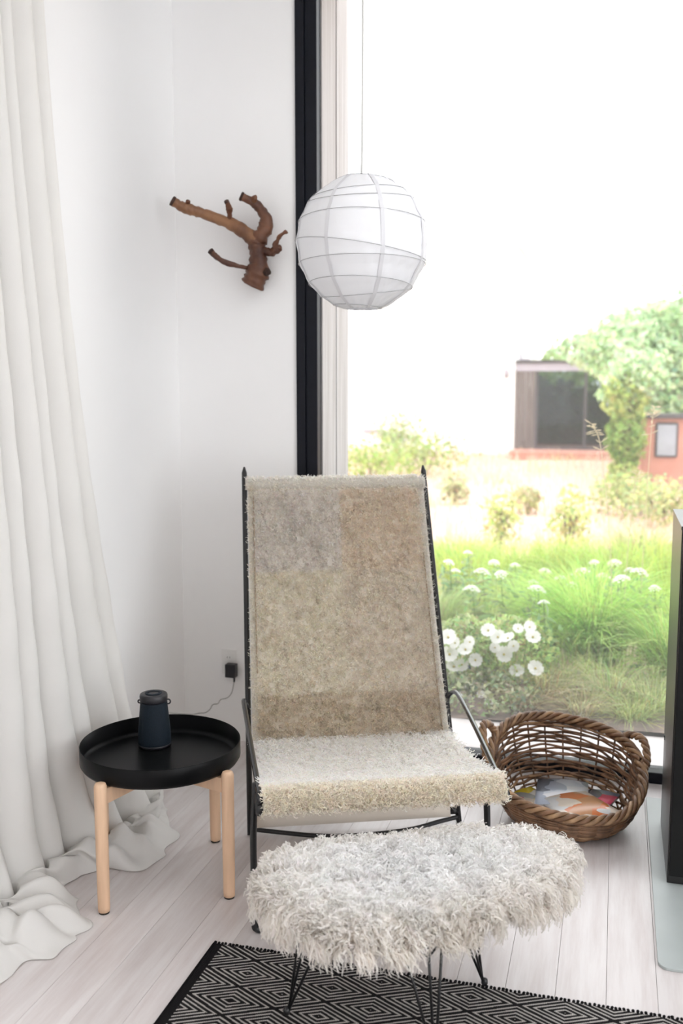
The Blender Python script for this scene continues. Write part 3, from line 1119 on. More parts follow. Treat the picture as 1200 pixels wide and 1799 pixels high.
def lfn(u, v):
    th = u * 2 * PI
    ph = math.radians(12) + v * (PI - math.radians(26))
    dv_ = Vector((math.sin(ph) * math.cos(th), math.sin(ph) * math.sin(th), math.cos(ph)))
    wr = 0.0012 * math.sin(th * 23 + ph * 9) * math.sin(ph * 17) * (1.8 if dv_.x > 0.3 else 0.7)
    return LC + dv_ * (lantern_r(dv_) + wr)


mb.grid(lfn, 120, 64)
part(mb, 'paper_shade', M['paper'], lan, smooth=True, merge=True)
for o_, nv in RN:
    rr = RL * math.sqrt(1 - o_ * o_) + 0.0006
    e1 = nv.orthogonal().normalized()
    e2 = nv.cross(e1)
    pts = [LC + nv * (RL * o_) + (e1 * math.cos(a) + e2 * math.sin(a)) * rr for a in np.linspace(0, 2 * PI, 73)[:-1]]
    part(MB().tube(pts, 0.0011, 6, closed=True), 'wire_rib', M['wire'], lan, smooth=True)
for a0 in SEAM_AZ:

    def sfn(u, v, a0=a0):
        ph = math.radians(14) + v * (PI - math.radians(30))
        wd = 0.0075 / RL / max(0.25, math.sin(ph))
        th = a0 + (u - 0.5) * wd * 2 * 0.85
        dv_ = Vector((math.sin(ph) * math.cos(th), math.sin(ph) * math.sin(th), math.cos(ph)))
        return LC + dv_ * (lantern_r(dv_) + 0.0022)
    part(MB().grid(sfn, 2, 40), 'paper_seam', M['paper_seam'], lan, smooth=True)
part(MB().tube([LC + Vector((0, 0, ZC - LC.z)), LC + Vector((0.001, 0, 0.8)), LC + Vector((0.0, 0, 0.30)), LC + Vector((-0.002, 0, RL * 0.99)), LC + Vector((0, 0, RL * 0.75))], 0.0036, 8), 'cord', M['cord'], lan, smooth=True)
mb = MB()
for a in (0.4, 0.4 + PI / 2):
    mb.tube([LC + Vector((math.cos(a) * 0.052, math.sin(a) * 0.052, RL * 0.965)), LC + Vector((-math.cos(a) * 0.052, -math.sin(a) * 0.052, RL * 0.965))], 0.0012, 6)
part(mb, 'wire_spreader', M['wire'], lan, smooth=True)


# ================================================================== DRIFTWOOD
def dpt(px, py, off):
    return at_y(px, py, YW - off)


drift = thing('driftwood_branch', 'knotty red-brown driftwood branch mounted on the white wall', 'driftwood', (0, 0, 0))
drift.location = at_y(450, 430, YW)
limbs = {
    'trunk': ([(444, 501, .045), (450, 486, .05), (455, 465, .05), (452, 440, .055), (450, 425, .06), (463, 408, .06), (468, 388, .06), (458, 368, .065), (444, 355, .08), (424, 345, .10)],
              [.042, .050, .040, .032, .036, .031, .026, .021, .0175, .0165], M['drift']),
    'limb': ([(450, 425, .06), (430, 408, .075), (400, 391, .10), (360, 376, .13), (335, 368, .16), (318, 362, .18), (303, 353, .20)],
             [.032, .029, .024, .021, .022, .021, .020], M['drift_pale']),
    'twig': ([(404, 392, .09), (404, 375, .12), (402, 365, .14), (398, 354, .16)], [.010, .0125, .0125, .009], M['drift']),
    'twig.a': ([(440, 470, .06), (420, 468, .09), (396, 461, .12), (380, 451, .14), (370, 441, .16)], [.009, .010, .0105, .0115, .012], M['drift']),
    'twig.b': ([(462, 440, .05), (476, 443, .06), (488, 438, .07), (490, 432, .08)], [.018, .015, .015, .010], M['drift']),
    'twig.c': ([(487, 440, .07), (485, 428, .085), (492, 415, .10), (502, 405, .11)], [.013, .011, .0085, .006], M['drift']),
    'knot': ([(462, 478, .06), (472, 477, .085)], [.016, .013], M['drift_end']),
    'stub': ([(446, 352, .085), (450, 347, .11)], [.012, .009], M['drift_pale']),
    'stub.a': ([(330, 362, .165), (331, 353, .19)], [.011, .0075], M['drift']),
}
ends = {'trunk': -1, 'limb': -1, 'twig': -1, 'twig.a': -1}
for nm, (pl, rl, mt) in limbs.items():
    P = [dpt(*q) for q in pl]
    k = 6
    pts = catmull(P, k)
    rs = np.interp(np.arange(len(pts)) / k, np.arange(len(rl)), rl)
    rs = [r_ * (1 + 0.07 * math.sin(i * 1.9) + 0.05 * math.sin(i * 0.7 + 1)) for i, r_ in enumerate(rs)]
    mb = MB().tube(pts, rs, 14)
    # uneven, gnarled section
    vv = []
    for (x, y, z) in mb.v:
        n_ = 0.0022 * math.sin(x * 90 + z * 60) + 0.0018 * math.sin(z * 140 + y * 80) + 0.0012 * math.sin(x * 230)
        vv.append((x + n_, y + n_ * 0.5, z - n_))
    mb.v = vv
    o = part(mb, nm.split('.')[0], mt, drift, smooth=True)
    if nm in ends:
        e = pts[-1]
        d_ = (pts[-1] - pts[-2]).normalized()
        part(MB().tube([e - d_ * 0.006, e + d_ * 0.003, e + d_ * 0.005], [rs[-1] * 1.04, rs[-1] * 1.04, rs[-1] * 0.7], 14), 'cut_end', M['drift_end'], o, smooth=True)


# ================================================================== WICKER BASKET AND MAGAZINES
BC = on_level(994, 1440, 0.0)
FWD = Vector((-math.sin(YAW), math.cos(YAW), 0))
RGT = Vector((math.cos(YAW), math.sin(YAW), 0))
bk = thing('wicker_basket', 'large brown wicker basket with twisted rope rim and two handles, by the window', 'basket', tuple(BC))


def bpt(th, t, dr=0.0):
    """t=0 base ring .. 1 rim; th=0 right, pi/2 far side. The rim rises to the far side."""
    rb, rt = 0.185, 0.275
    s_ = math.sin(th)
    q = t ** 0.8
    r = rb + (rt - rb) * q + 0.012 * math.sin(PI * t) + dr
    zr = 0.185 + 0.095 * s_ + 0.010 * math.sin(3 * th + 1)
    cx_ = 0.0
    cy_ = 0.035 * t
    return BC + RGT * (cx_ + r * math.cos(th)) + FWD * (cy_ + r * s_) + Vector((0, 0, 0.012 + zr * t))


nst = 24
for k in range(nst):
    th = 2 * PI * (k + 0.3) / nst
    pts = [bpt(th, t, 0.0) for t in np.linspace(0, 0.99, 9)]
    part(MB().tube(pts, 0.0036, 6), 'stake', M['wicker_dark'], bk, smooth=True)
rows = [0.02, 0.05, 0.085, 0.115, 0.15, 0.20, 0.235, 0.265, 0.30, 0.355, 0.39, 0.42, 0.45, 0.505, 0.535, 0.565, 0.60, 0.655, 0.69, 0.72, 0.755, 0.81, 0.84, 0.875, 0.91, 0.94]
for i, t in enumerate(rows):
    npt = nst * 4
    amp = 0.0065
    pts = []
    wob = random.uniform(0, 6)
    for j in range(npt):
        th = 2 * PI * j / npt
        ph = (th * nst / 2) + PI * i - 0.3 * PI
        tt_ = t + 0.014 * math.sin(th * 3 + wob) + 0.010 * math.sin(th * 7 + wob * 2)
        pts.append(bpt(th, min(0.98, max(0.01, tt_)), amp * math.cos(ph)))
    part(MB().tube(pts, random.uniform(0.0040, 0.0066), 6, closed=True), 'weaver', random.choice([M['wicker'], M['wicker'], M['wicker_light'], M['wicker_dark']]), bk, smooth=True)
# twisted rim of three thick rods
for s_ in range(4):
    pts = []
    npt = 220
    for j in range(npt):
        th = 2 * PI * j / npt
        ph = th * 13 + s_ * 2 * PI / 4
        pts.append(bpt(th, 1.0, 0.012 * math.cos(ph)) + Vector((0, 0, 0.012 * math.sin(ph))))
    part(MB().tube(pts, 0.0078, 8, closed=True), 'rim_rod', [M['wicker_light'], M['wicker'], M['wicker_light'], M['wicker']][s_], bk, smooth=True)
# handles: twisted loops at the left and right
for th_c, up, outw in ((math.radians(165), 0.10, 0.045), (math.radians(10), 0.055, 0.05)):
    a = bpt(th_c - 0.34, 0.97)
    b = bpt(th_c + 0.34, 0.97)
    od = (bpt(th_c, 1.0) - BC)
    od.z = 0
    od.normalize()
    core = catmull([a, a.lerp(b, 0.12) + od * outw * 0.6 + Vector((0, 0, up * 0.55)), a.lerp(b, 0.5) + od * outw + Vector((0, 0, up)), a.lerp(b, 0.88) + od * outw * 0.6 + Vector((0, 0, up * 0.55)), b], 12)
    hd = None
    for s_ in range(3):
        pts = []
        for j, p in enumerate(core):
            t_ = (core[min(j + 1, len(core) - 1)] - core[max(j - 1, 0)]).normalized()
            e1 = t_.cross(od).normalized()
            ph = j * 0.55 + s_ * 2 * PI / 3
            pts.append(p + (e1 * math.cos(ph) + od * math.sin(ph)) * 0.0085)
        mb_ = MB().tube(pts, 0.0075, 8)
        if hd is None:
            hd = part(mb_, 'handle', M['wicker_light'], bk, smooth=True)
        else:
            part(mb_, 'handle_rod', [M['wicker'], M['wicker_light'], M['wicker']][s_], hd, smooth=True)
# base: woven rings
for i, r in enumerate(np.linspace(0.02, 0.178, 13)):
    pts = [BC + RGT * r * math.cos(a) + FWD * r * math.sin(a) + Vector((0, 0, 0.012 + 0.003 * math.cos(a * 8 + PI * i))) for a in np.linspace(0, 2 * PI, 65)[:-1]]
    part(MB().tube(pts, 0.0062, 6, closed=True), 'base_ring', M['wicker_dark'], bk, smooth=True)


def cover_mat(name, cols, scale=9):
    m, nt, p, out = new_mat(name)
    N, L = nt.nodes, nt.links
    tc = N.new('ShaderNodeTexCoord')
    vz = N.new('ShaderNodeTexVoronoi')
    vz.inputs['Scale'].default_value = scale
    nz = N.new('ShaderNodeTexNoise')
    nz.inputs['Scale'].default_value = 7
    mxv = N.new('ShaderNodeMix')
    mxv.data_type = 'VECTOR'
    mxv.inputs['Factor'].default_value = 0.12
    L.new(tc.outputs['Object'], nz.inputs['Vector'])
    L.new(tc.outputs['Object'], mxv.inputs['A'])
    L.new(nz.outputs['Color'], mxv.inputs['B'])
    L.new(mxv.outputs['Result'], vz.inputs['Vector'])
    sep = N.new('ShaderNodeSeparateColor')
    L.new(vz.outputs['Color'], sep.inputs[0])
    rp = N.new('ShaderNodeValToRGB')
    rp.color_ramp.interpolation = 'CONSTANT'
    e = rp.color_ramp.elements
    e[0].color = (*cols[0], 1)
    e[0].position = 0
    e[1].color = (*cols[1], 1)
    e[1].position = 1 / len(cols)
    for i in range(2, len(cols)):
        x_ = e.new(i / len(cols))
        x_.color = (*cols[i], 1)
    L.new(sep.outputs[0], rp.inputs['Fac'])
    L.new(rp.outputs[0], p.inputs['Base Color'])
    p.inputs['Roughness'].default_value = 0.25
    return m


mags = [
    ('glossy magazine with an orange and white cover lying in the basket', [(.7, .22, .08), (.8, .7, .6), (.6, .3, .15), (.75, .75, .75)], (0.03, -0.085), 0.30, 0.075, (0.20, 0.26)),
    ('magazine with a pale blue-white cover in the far side of the basket', [(.7, .75, .82), (.45, .5, .6), (.85, .86, .9), (.2, .22, .27)], (0.0, 0.07), -0.25, 0.060, (0.19, 0.25)),
    ('magazine with a pink-red spine slanting at the left of the basket', [(.75, .08, .16), (.25, .22, .2), (.6, .5, .42), (.8, .8, .8)], (-0.115, -0.03), 1.1, 0.050, (0.15, 0.2)),
    ('yellow-edged magazine against the left side of the basket', [(.8, .6, .03), (.3, .3, .28), (.7, .66, .6), (.75, .5, .05)], (-0.095, 0.045), 0.7, 0.040, (0.15, 0.19)),
    ('grey-blue magazine sticking up at the right of the basket', [(.3, .35, .45), (.15, .16, .2), (.75, .1, .18), (.6, .65, .72)], (0.105, 0.02), -0.6, 0.055, (0.14, 0.19)),
]
for i, (lab, cols, (ox, oy), rot, z, (mw, mh)) in enumerate(mags):
    p = BC + RGT * ox + FWD * oy
    mg = thing('magazine', lab, 'magazine', (p.x, p.y, z), 'magazines in the basket')
    mg.rotation_euler = (random.uniform(-.10, .10), random.uniform(-.10, .10), rot + YAW)
    n_ = 6
    cv = cover_mat('magazine_cover', cols, 14)
    mb = MB().grid(lambda u, v: ((u - .5) * mw, (v - .5) * mh, 0.010 + 0.008 * math.sin(u * PI)), 8, 2)
    mb.build('cover', cv, mg, smooth=True, solid=0.0012)
    mb = MB().grid(lambda u, v: ((u - .5) * mw * 0.97, (v - .5) * mh * 0.98, 0.004 + 0.008 * math.sin(u * PI)), 8, 2)
    mb.build('pages', M['plastic_white'], mg, smooth=True, solid=0.008)


# ================================================================== STOVE
stv = thing('wood_stove', 'tall dark steel wood stove standing on the hearth plate at the right edge', 'stove', (0.202, 3.07, 0.009))
sx0, sx1, sy0, sy1, sh = 0.202, 0.72, 3.070, 3.535, 1.150
part(MB().box(sx0, sx1, sy0 + 0.004, sy1, 0.009, sh - 0.012), 'body', M['stove'], stv, bevel=0.002)
part(MB().box(sx0 - 0.002, sx1 + 0.002, sy0 - 0.002, sy1 + 0.002, sh - 0.012, sh), 'top_plate', M['stove'], stv, bevel=0.002)
dr_ = part(MB().box(sx0 + 0.004, sx1 - 0.004, sy0 - 0.012, sy0 + 0.003, 0.04, sh - 0.02), 'door', M['stove_door'], stv, bevel=0.003)
part(MB().tube([(sx1 - 0.05, sy0 - 0.045, 0.55), (sx1 - 0.05, sy0 - 0.045, 0.85)], 0.008, 12), 'handle', M['rail_black'], dr_, smooth=True)
part(MB().box(sx0 + 0.09, sx1 - 0.09, sy0 - 0.014, sy0 - 0.011, 0.42, 0.98), 'door_glass', M['tray_black'], dr_)
vent = part(MB().lathe([(0.0, 0.0), (0.008, 0.0), (0.008, 0.002), (0.0, 0.002)], 16), 'side_vent', M['stove_door'], stv)
vent.data.transform(Matrix.Translation(Vector(stv.location)))
vent.data.transform(Matrix.Rotation(-PI / 2, 4, 'Y'))
vent.data.transform(Matrix.Translation((0.0, 0.42, 0.33)))
part(MB().tube([(0.46, 3.30, sh - 0.002), (0.46, 3.30, ZC)], 0.075, 24), 'flue_pipe', M['stove'], stv, smooth=True)


# ================================================================== CURTAIN
cur = thing('curtain', 'long white linen curtain pooling on the floor in front of the left wall', 'curtain', (-1.70, 2.6, 0))
NU, NH, NP = 260, 90, 46
fold_w = [random.uniform(0.6, 1.5) for _ in range(10)]
cum = np.concatenate([[0], np.cumsum(fold_w)])
cum = cum / cum[-1]
fold_a = [random.uniform(0.6, 1.25) for _ in range(16)]


def fold(u):
    i = min(len(fold_w) - 1, max(0, int(np.searchsorted(cum, u, side='right')) - 1))
    q = (u - cum[i]) / (cum[i + 1] - cum[i])
    return fold_a[i] * math.sin(2 * PI * q), fold_a[i] * math.cos(2 * PI * q)


# where the hem ends on the floor, along the curtain (u from window end to room end)
hem_u = [0.0, 0.06, 0.14, 0.24, 0.33, 0.40, 0.47, 0.54, 0.60, 0.68, 0.76, 0.84, 0.92, 1.0]
hem_x = [-1.72, -1.66, -1.590, -1.47, -1.415, -1.47, -1.60, -1.62, -1.56, -1.47, -1.43, -1.46, -1.52, -1.55]
hem_y = [3.30, 3.26, 3.16, 3.00, 2.82, 2.70, 2.66, 2.56, 2.48, 2.40, 2.31, 2.20, 2.08, 1.85]


_hp = catmull([Vector((a, b, 0)) for a, b in zip(hem_x, hem_y)], 12)
_hu = np.concatenate([np.linspace(hem_u[i], hem_u[i + 1], 12, endpoint=False) for i in range(len(hem_u) - 1)] + [[1.0]])
_hx = np.array([p.x for p in _hp]) + 0.012 * np.sin(_hu * 55) + 0.008 * np.sin(_hu * 97 + 1)
_hy = np.array([p.y for p in _hp]) + 0.010 * np.sin(_hu * 71 + 2)


def curtain_pt(u, w):
    """w in 0..1 hangs from the ceiling to the floor, 1..2 lies on the floor."""
    f1, f2 = fold(u)
    if w <= 1:
        h = (ZC - 0.02) * (1 - w)
        k = 1 - min(1, h / 2.9)
        yf = 2.80 + 0.40 * k ** 1.7
        yn = 1.95 - 0.05 * k
        y = yf + (yn - yf) * (u ** (1.0 - 0.1 * k))
        amp = 0.024 + 0.020 * k
        flare = 0.10 * max(0, (0.45 - h) / 0.45) ** 2
        x = -1.765 + 0.03 * k + amp * f1 + flare * (0.7 + 0.4 * math.sin(u * 11)) + 0.05 * k * k * math.sin(u * 6.0 + 0.6)
        y += 0.018 * f2 * (0.5 + k) + 0.012 * math.sin(h * 3.1 + u * 9) * k
        # small linen crumples
        x += 0.003 * math.sin(h * 23 + u * 40) * k
        return Vector((max(XL + 0.006, x), y, max(h, 0.05 * 0 + 0.004 + 0.035 * max(0, 1 - h / 0.03))))
    q = w - 1
    p0 = curtain_pt(u, 1.0)
    ex = np.interp(u, _hu, _hx)
    ey = np.interp(u, _hu, _hy)
    e = Vector((ex, ey, 0))
    p = p0.lerp(e, q)
    nz = 0.5 + 0.5 * math.sin(p.x * 31 + 5.5 * math.sin(p.y * 9.0)) * math.sin(p.y * 21 + 3 * math.sin(p.x * 14))
    bulge = math.sin(PI * min(1, q * 0.92 + 0.08)) ** 0.8
    z = 0.039 * (1 - q) ** 2 + bulge * (0.022 + 0.062 * nz) + 0.012 * (1 - q) * (1 + f1)
    # rounded hem
    z *= (1 - q ** 8)
    return Vector((p.x, p.y, 0.003 + z))


def cfn(i, j):
    u = i / NU
    w = (j / NH) if j <= NH else 1 + (j - NH) / NP
    if j <= NH:
        w = 1 - (1 - j / NH) ** 1.25
    return curtain_pt(u, w)


vs = [cfn(i, j) for j in range(NH + NP + 1) for i in range(NU + 1)]
fs = [(j * (NU + 1) + i, j * (NU + 1) + i + 1, (j + 1) * (NU + 1) + i + 1, (j + 1) * (NU + 1) + i) for j in range(NH + NP) for i in range(NU)]
mb = MB()
mb.add(vs, fs)
part(mb, 'cloth', M['linen'], cur, smooth=True, solid=0.0016)
part(MB().tube([(-1.765, 1.8, ZC - 0.012), (-1.765, 3.0, ZC - 0.012)], 0.010, 8), 'curtain_track', M['plastic_white'], cur, smooth=True)

# a loose crumpled end of the curtain at the front lies over the boards


# ================================================================== GARDEN
def grass_clump(name, label, group, pos, n, h, reach, col, width=0.0022, spread=0.10):
    t_ = thing(name, label, 'grass', pos, group)
    a = RNG.uniform(0, 2 * PI, n)
    r0 = spread * np.sqrt(RNG.uniform(0, 1, n))
    root = np.stack([r0 * np.cos(a), r0 * np.sin(a), np.full(n, -0.01)], axis=1)
    a2 = a + RNG.normal(0, 0.6, n)
    d_ = np.stack([np.cos(a2), np.sin(a2), np.zeros(n)], axis=1)
    hh = h * RNG.uniform(0.45, 1.1, n)
    rc = reach * RNG.uniform(0.15, 1.15, n) ** 1.2
    V, Q, T = blades(root, d_, hh, RNG.uniform(0.6, 1.3, n) * width, rc, tints(col, n, 0.22, 0.10), 6)
    o_ = link('blades', np_mesh('blades', V, quads=Q, tint=T), M['tree_leaf'], t_)
    o_['kind'] = 'stuff'
    return t_


GREEN = (0.42, 0.58, 0.15)
YGREEN = (0.46, 0.56, 0.13)
DRY = (0.66, 0.52, 0.28)
FG = [('large arching green grass clump behind the basket', (1040, 1165), 2600, 0.66, 0.72, (0.47, 0.68, 0.18), 0.0036, 0.13),
      ('fine green grass clump spilling beside the stove', (1185, 1205), 1500, 0.55, 0.55, (0.52, 0.68, 0.24), 0.0034, 0.12),
      ('pale arching grass tuft at the terrace edge below the large clump', (1070, 1240), 500, 0.26, 0.38, (0.62, 0.64, 0.36), 0.0028, 0.08),
      ('pale straw grass tuft at the terrace edge beside the stove', (1145, 1252), 450, 0.24, 0.34, (0.56, 0.62, 0.32), 0.0028, 0.08),
      ('straw-green grass tuft at the terrace edge right of the low grey-green bush', (960, 1232), 500, 0.26, 0.32, (0.58, 0.54, 0.28), 0.0028, 0.10),
      ('low straw-coloured grass tuft spilling over the terrace edge behind the basket rim', (1025, 1262), 420, 0.17, 0.24, (0.60, 0.55, 0.34), 0.0026, 0.07),
      ('low green grass tuft spilling over the terrace edge between basket and stove', (1110, 1272), 420, 0.18, 0.26, (0.52, 0.60, 0.26), 0.0026, 0.07),
      ('small dry grass tuft at the terrace edge left of the basket top', (915, 1250), 380, 0.17, 0.22, (0.58, 0.50, 0.32), 0.0026, 0.07),
      ('green grass clump between the white flowers and the large clump', (950, 1130), 1300, 0.48, 0.50, (0.52, 0.68, 0.26), 0.0034, 0.13),
      ('light green grass clump left of the white flowers, half hidden by the chair', (765, 1125), 900, 0.45, 0.42, (0.46, 0.56, 0.26), 0.0034, 0.12)]
for lab, (x, y), n_, h_, rc, c_, wd_, sp_ in FG:
    grass_clump('feather_grass', lab, 'grass clumps by the terrace', tuple(on_level(x, y, -0.05)), n_, h_, rc, c_, wd_, sp_)
k = 0
for (x, y, h_, rc, c_, lab) in [
        (830, 1060, 0.50, 0.42, YGREEN, 'yellow-green grass clump above the white flower bush'),
        (905, 1050, 0.50, 0.45, GREEN, 'green grass clump in the middle of the bed behind the white flower bush'),
        (985, 1050, 0.55, 0.45, YGREEN, 'bright grass clump just behind the large arching clump'),
        (1085, 1070, 0.60, 0.50, GREEN, 'tall green grass clump behind the large arching clump, right side'),
        (1160, 1080, 0.60, 0.50, YGREEN, 'yellow-green grass clump beside the upper part of the stove'),
        (800, 1010, 0.40, 0.40, GREEN, 'small green grass clump among the flat white flower heads, next to the chair'),
        (1130, 1010, 0.50, 0.45, (0.44, 0.48, 0.2), 'olive grass clump among the flat white flower heads, next to the stove')]:
    grass_clump('meadow_grass', lab, 'grass clumps further out', tuple(on_level(x, y, -0.05)), 1000, h_, rc, c_, 0.0042, 0.22)

# low ground cover, dry meadow and distant grass: uncountable
NM = 16000
yy = 5.0 + 21.0 * RNG.uniform(0, 1, NM) ** 1.4
c_x = -0.13 * yy
xx = c_x + RNG.uniform(-1, 1, NM) * (1.1 + 0.27 * yy)
root = np.stack([xx, yy, np.full(NM, -0.06)], axis=1)
a = RNG.uniform(0, 2 * PI, NM)
d_ = np.stack([np.cos(a), np.sin(a), np.zeros(NM)], axis=1)
near = np.clip((9.6 - yy + RNG.normal(0, 0.8, NM)) / 3.0, 0, 1)[:, None]
patch = (np.sin(xx * 1.9 + yy * 0.7) * np.sin(yy * 1.1 - xx) > 0.6)[:, None] * 0.5
near = np.maximum(near, patch)
colr = tints((0.44, 0.54, 0.20), NM, 0.2, 0.08) * near + tints((0.70, 0.54, 0.43), NM, 0.12, 0.05) * (1 - near)
V, Q, T = blades(root, d_, RNG.uniform(0.10, 0.34, NM), RNG.uniform(0.002, 0.004, NM) * (1 + yy / 9), RNG.uniform(0.02, 0.22, NM), colr, 4)
mo = link('meadow', np_mesh('meadow', V, quads=Q, tint=T), M['tree_leaf'])
mo['kind'] = 'stuff'
tag(mo, 'dry pinkish meadow grass across the garden', 'meadow grass')

# white flowers
fl = MB()
for k in range(6):
    a = 2 * PI * k / 6
    e = Vector((math.cos(a), math.sin(a), 0))
    s_ = Vector((-e.y, e.x, 0))
    fl.add([e * 0.003, e * 0.018 + s_ * 0.0165 + Vector((0, 0, .006)), e * 0.033 + s_ * 0.012 + Vector((0, 0, .010)), e * 0.033 - s_ * 0.012 + Vector((0, 0, .010)), e * 0.018 - s_ * 0.0165 + Vector((0, 0, .006))], [(0, 1, 2, 3, 4)])
flower_me = bpy.data.meshes.new('flower')
flower_me.from_pydata(fl.v, [], fl.f)
flower_me.materials.append(M['petal'])
ct = MB().lathe([(0.0, 0.004), (0.006, 0.004), (0.007, 0.008), (0.0, 0.011)], 8)
centre_me = bpy.data.meshes.new('flower_centre')
centre_me.from_pydata(ct.v, [], ct.f)
centre_me.materials.append(M['pistil'])


def flower_bush(label, pos, spots, rad, hgt, nleaf, col, size=1.0):
    t_ = thing('flower_bush', label, 'flower bush', pos, 'white flowering bushes')
    p = unit(RNG.normal(size=(nleaf, 3))) * RNG.uniform(0.4, 1, (nleaf, 1)) ** 0.5 * np.array([[rad, rad, hgt * 0.5]]) + np.array([[0, 0, hgt * 0.5]])
    p[:, 2] = np.maximum(p[:, 2], 0.0)
    nn = unit(RNG.normal(size=(nleaf, 3)) + np.array([[0, 0, 0.8]]))
    V, tr, T = leaf_cloud(p, nn, RNG.uniform(0.02, 0.045, nleaf), tints(col, nleaf, 0.25, 0.1), 1.6)
    o_ = link('foliage', np_mesh('foliage', V, tris=tr, tint=T), M['tree_leaf'], t_)
    o_['kind'] = 'stuff'
    for (dx, dy, z) in spots:
        f_ = bpy.data.objects.new('flower', flower_me)
        COL.objects.link(f_)
        f_.parent = t_
        f_.location = (dx, dy, z)
        f_.rotation_euler = (random.uniform(0.5, 1.3), random.uniform(-.4, .4), random.uniform(-.5, .5))
        sc_ = random.uniform(0.8, 1.25) * size
        f_.scale = (sc_,) * 3
        c_ = bpy.data.objects.new('flower_centre', centre_me)
        COL.objects.link(c_)
        c_.parent = f_
        c_.scale = (0.6, 0.6, 0.8)
        mbs = MB().tube([(dx, dy, z), (dx * 0.7, dy * 0.7, z * 0.5), (dx * 0.4, dy * 0.4, 0)], 0.0015, 4)
        mbs.build('stem', M['pistil'] if False else M['stem'], t_)
    return t_


M['stem'] = mat('green_stem', (0.18, 0.28, 0.08), 0.7, var=0.2)


def spots_px(pos, pl, Y):
    return [tuple(at_y(x, y, Y) - Vector(pos)) for x, y in pl]


p = on_level(815, 1215, -0.05)
flower_bush('white flowering bush beside the chair frame, near the terrace', tuple(p), spots_px(p, [(800, 1130), (818, 1142), (790, 1150), (826, 1128), (797, 1172), (835, 1160), (812, 1168), (788, 1120)], p.y - 0.20), 0.22, 0.42, 1500, (0.42, 0.50, 0.25), 1.15)
p = on_level(895, 1215, -0.05)
flower_bush('white flowering bush above the basket rim', tuple(p), spots_px(p, [(858, 1108), (875, 1120), (893, 1122), (910, 1105), (930, 1102), (885, 1150), (908, 1180), (940, 1175), (870, 1138), (902, 1135), (936, 1120)], p.y - 0.24), 0.26, 0.42, 1600, (0.46, 0.56, 0.24), 1.05)
p = on_level(850, 1245, -0.05)
flower_bush('low grey-green bush with a few pale blooms at the terrace edge', tuple(p), spots_px(p, [(845, 1220), (860, 1232), (808, 1222)], p.y - 0.06), 0.30, 0.20, 1100, (0.40, 0.44, 0.27), 0.7)

# yarrow: flat white heads on stems, row further out
um = MB()
for k in range(26):
    a, r = k * 2.4, 0.0135 * math.sqrt(k)
    um.lathe([(0.0, 0.0), (0.012, 0.002), (0.011, 0.012), (0.0, 0.015)], 6, (r * math.cos(a), r * math.sin(a), -0.9 * r * r / 0.07))
umb_me = bpy.data.meshes.new('flower_head')
umb_me.from_pydata(um.v, [], um.f)
umb_me.materials.append(M['petal'])
yar = [(790, 985), (822, 968), (848, 1000), (868, 985), (905, 990), (938, 1020), (958, 1000), (985, 1012), (1005, 1025), (1043, 985), (1080, 985), (1105, 998), (1125, 1000), (1150, 1030), (945, 1030),
       (880, 1005), (955, 1055), (830, 1030), (1020, 1000), (1060, 1008), (800, 1000), (1090, 1012)]
for i, (x, y) in enumerate(yar):
    q = on_level(x, y, random.uniform(0.38, 0.50))
    Y = q.y
    t_ = thing('yarrow_plant', 'flat white flower head on a thin green stem in the row of yarrow', 'flower', (q.x, Y, -0.06), 'white yarrow flowers in the middle of the garden')
    hh = q.z + 0.06
    mbs = MB().tube([(0, 0, 0), (0.02, 0.0, hh * 0.5), (0, 0, hh)], 0.004, 5)
    mbs.build('stem', M['stem'], t_, smooth=True)
    f_ = bpy.data.objects.new('flower_head', umb_me)
    COL.objects.link(f_)
    f_.parent = t_
    f_.location = (0, 0, hh)
    sc_ = random.uniform(0.45, 0.85)
    f_.scale = (sc_, sc_, sc_ * 0.7)
    f_.rotation_euler = (random.uniform(-0.3, 0.3), random.uniform(-0.3, 0.3), random.uniform(0, 6))
    n = 60
    pz = RNG.uniform(0, hh * 0.9, n)
    pp = np.stack([RNG.normal(0, 0.05, n), RNG.normal(0, 0.05, n), pz], axis=1)
    V, tr, T = leaf_cloud(pp, unit(RNG.normal(size=(n, 3)) + [[0, 0, .6]]), RNG.uniform(0.05, 0.11, n), tints((0.30, 0.42, 0.22), n, 0.2, 0.1), 3.0)
    link('leaves', np_mesh('leaves', V, tris=tr, tint=T), M['tree_leaf'], t_)

# small bright shrubs standing in the dry meadow
shr = [(880, 962, 0.20, 0.62, (0.52, 0.56, 0.22), 'upright yellow-green shrub in the dry meadow, nearer of two, left'),
       (1000, 968, 0.22, 0.62, (0.52, 0.56, 0.22), 'upright yellow-green shrub in the dry meadow, in front of the dark pavilion'),
       (925, 905, 0.20, 0.40, (0.52, 0.50, 0.26), 'small dull green shrub in the dry meadow, below the dark pavilion'),
       (800, 885, 0.22, 0.45, (0.50, 0.50, 0.28), 'small dull green shrub close to the top right corner of the chair'),
       (650, 845, 0.9, 0.75, (0.36, 0.47, 0.14), 'low bright green bush beside the weathered timber, behind the chair top'),
       (745, 835, 0.9, 0.85, (0.38, 0.45, 0.17), 'low yellowish bush in front of the white house'),
       (700, 815, 0.6, 1.15, (0.40, 0.48, 0.22), 'thin pale green bush in front of the white house, behind the low bushes'),
       (1100, 905, 0.5, 0.55, (0.42, 0.48, 0.20), 'spreading green bush under the ivy-clad tree'),
       (1165, 925, 0.6, 0.60, (0.46, 0.50, 0.24), 'pale green bush right of the ivy-clad tree, above the stove')]
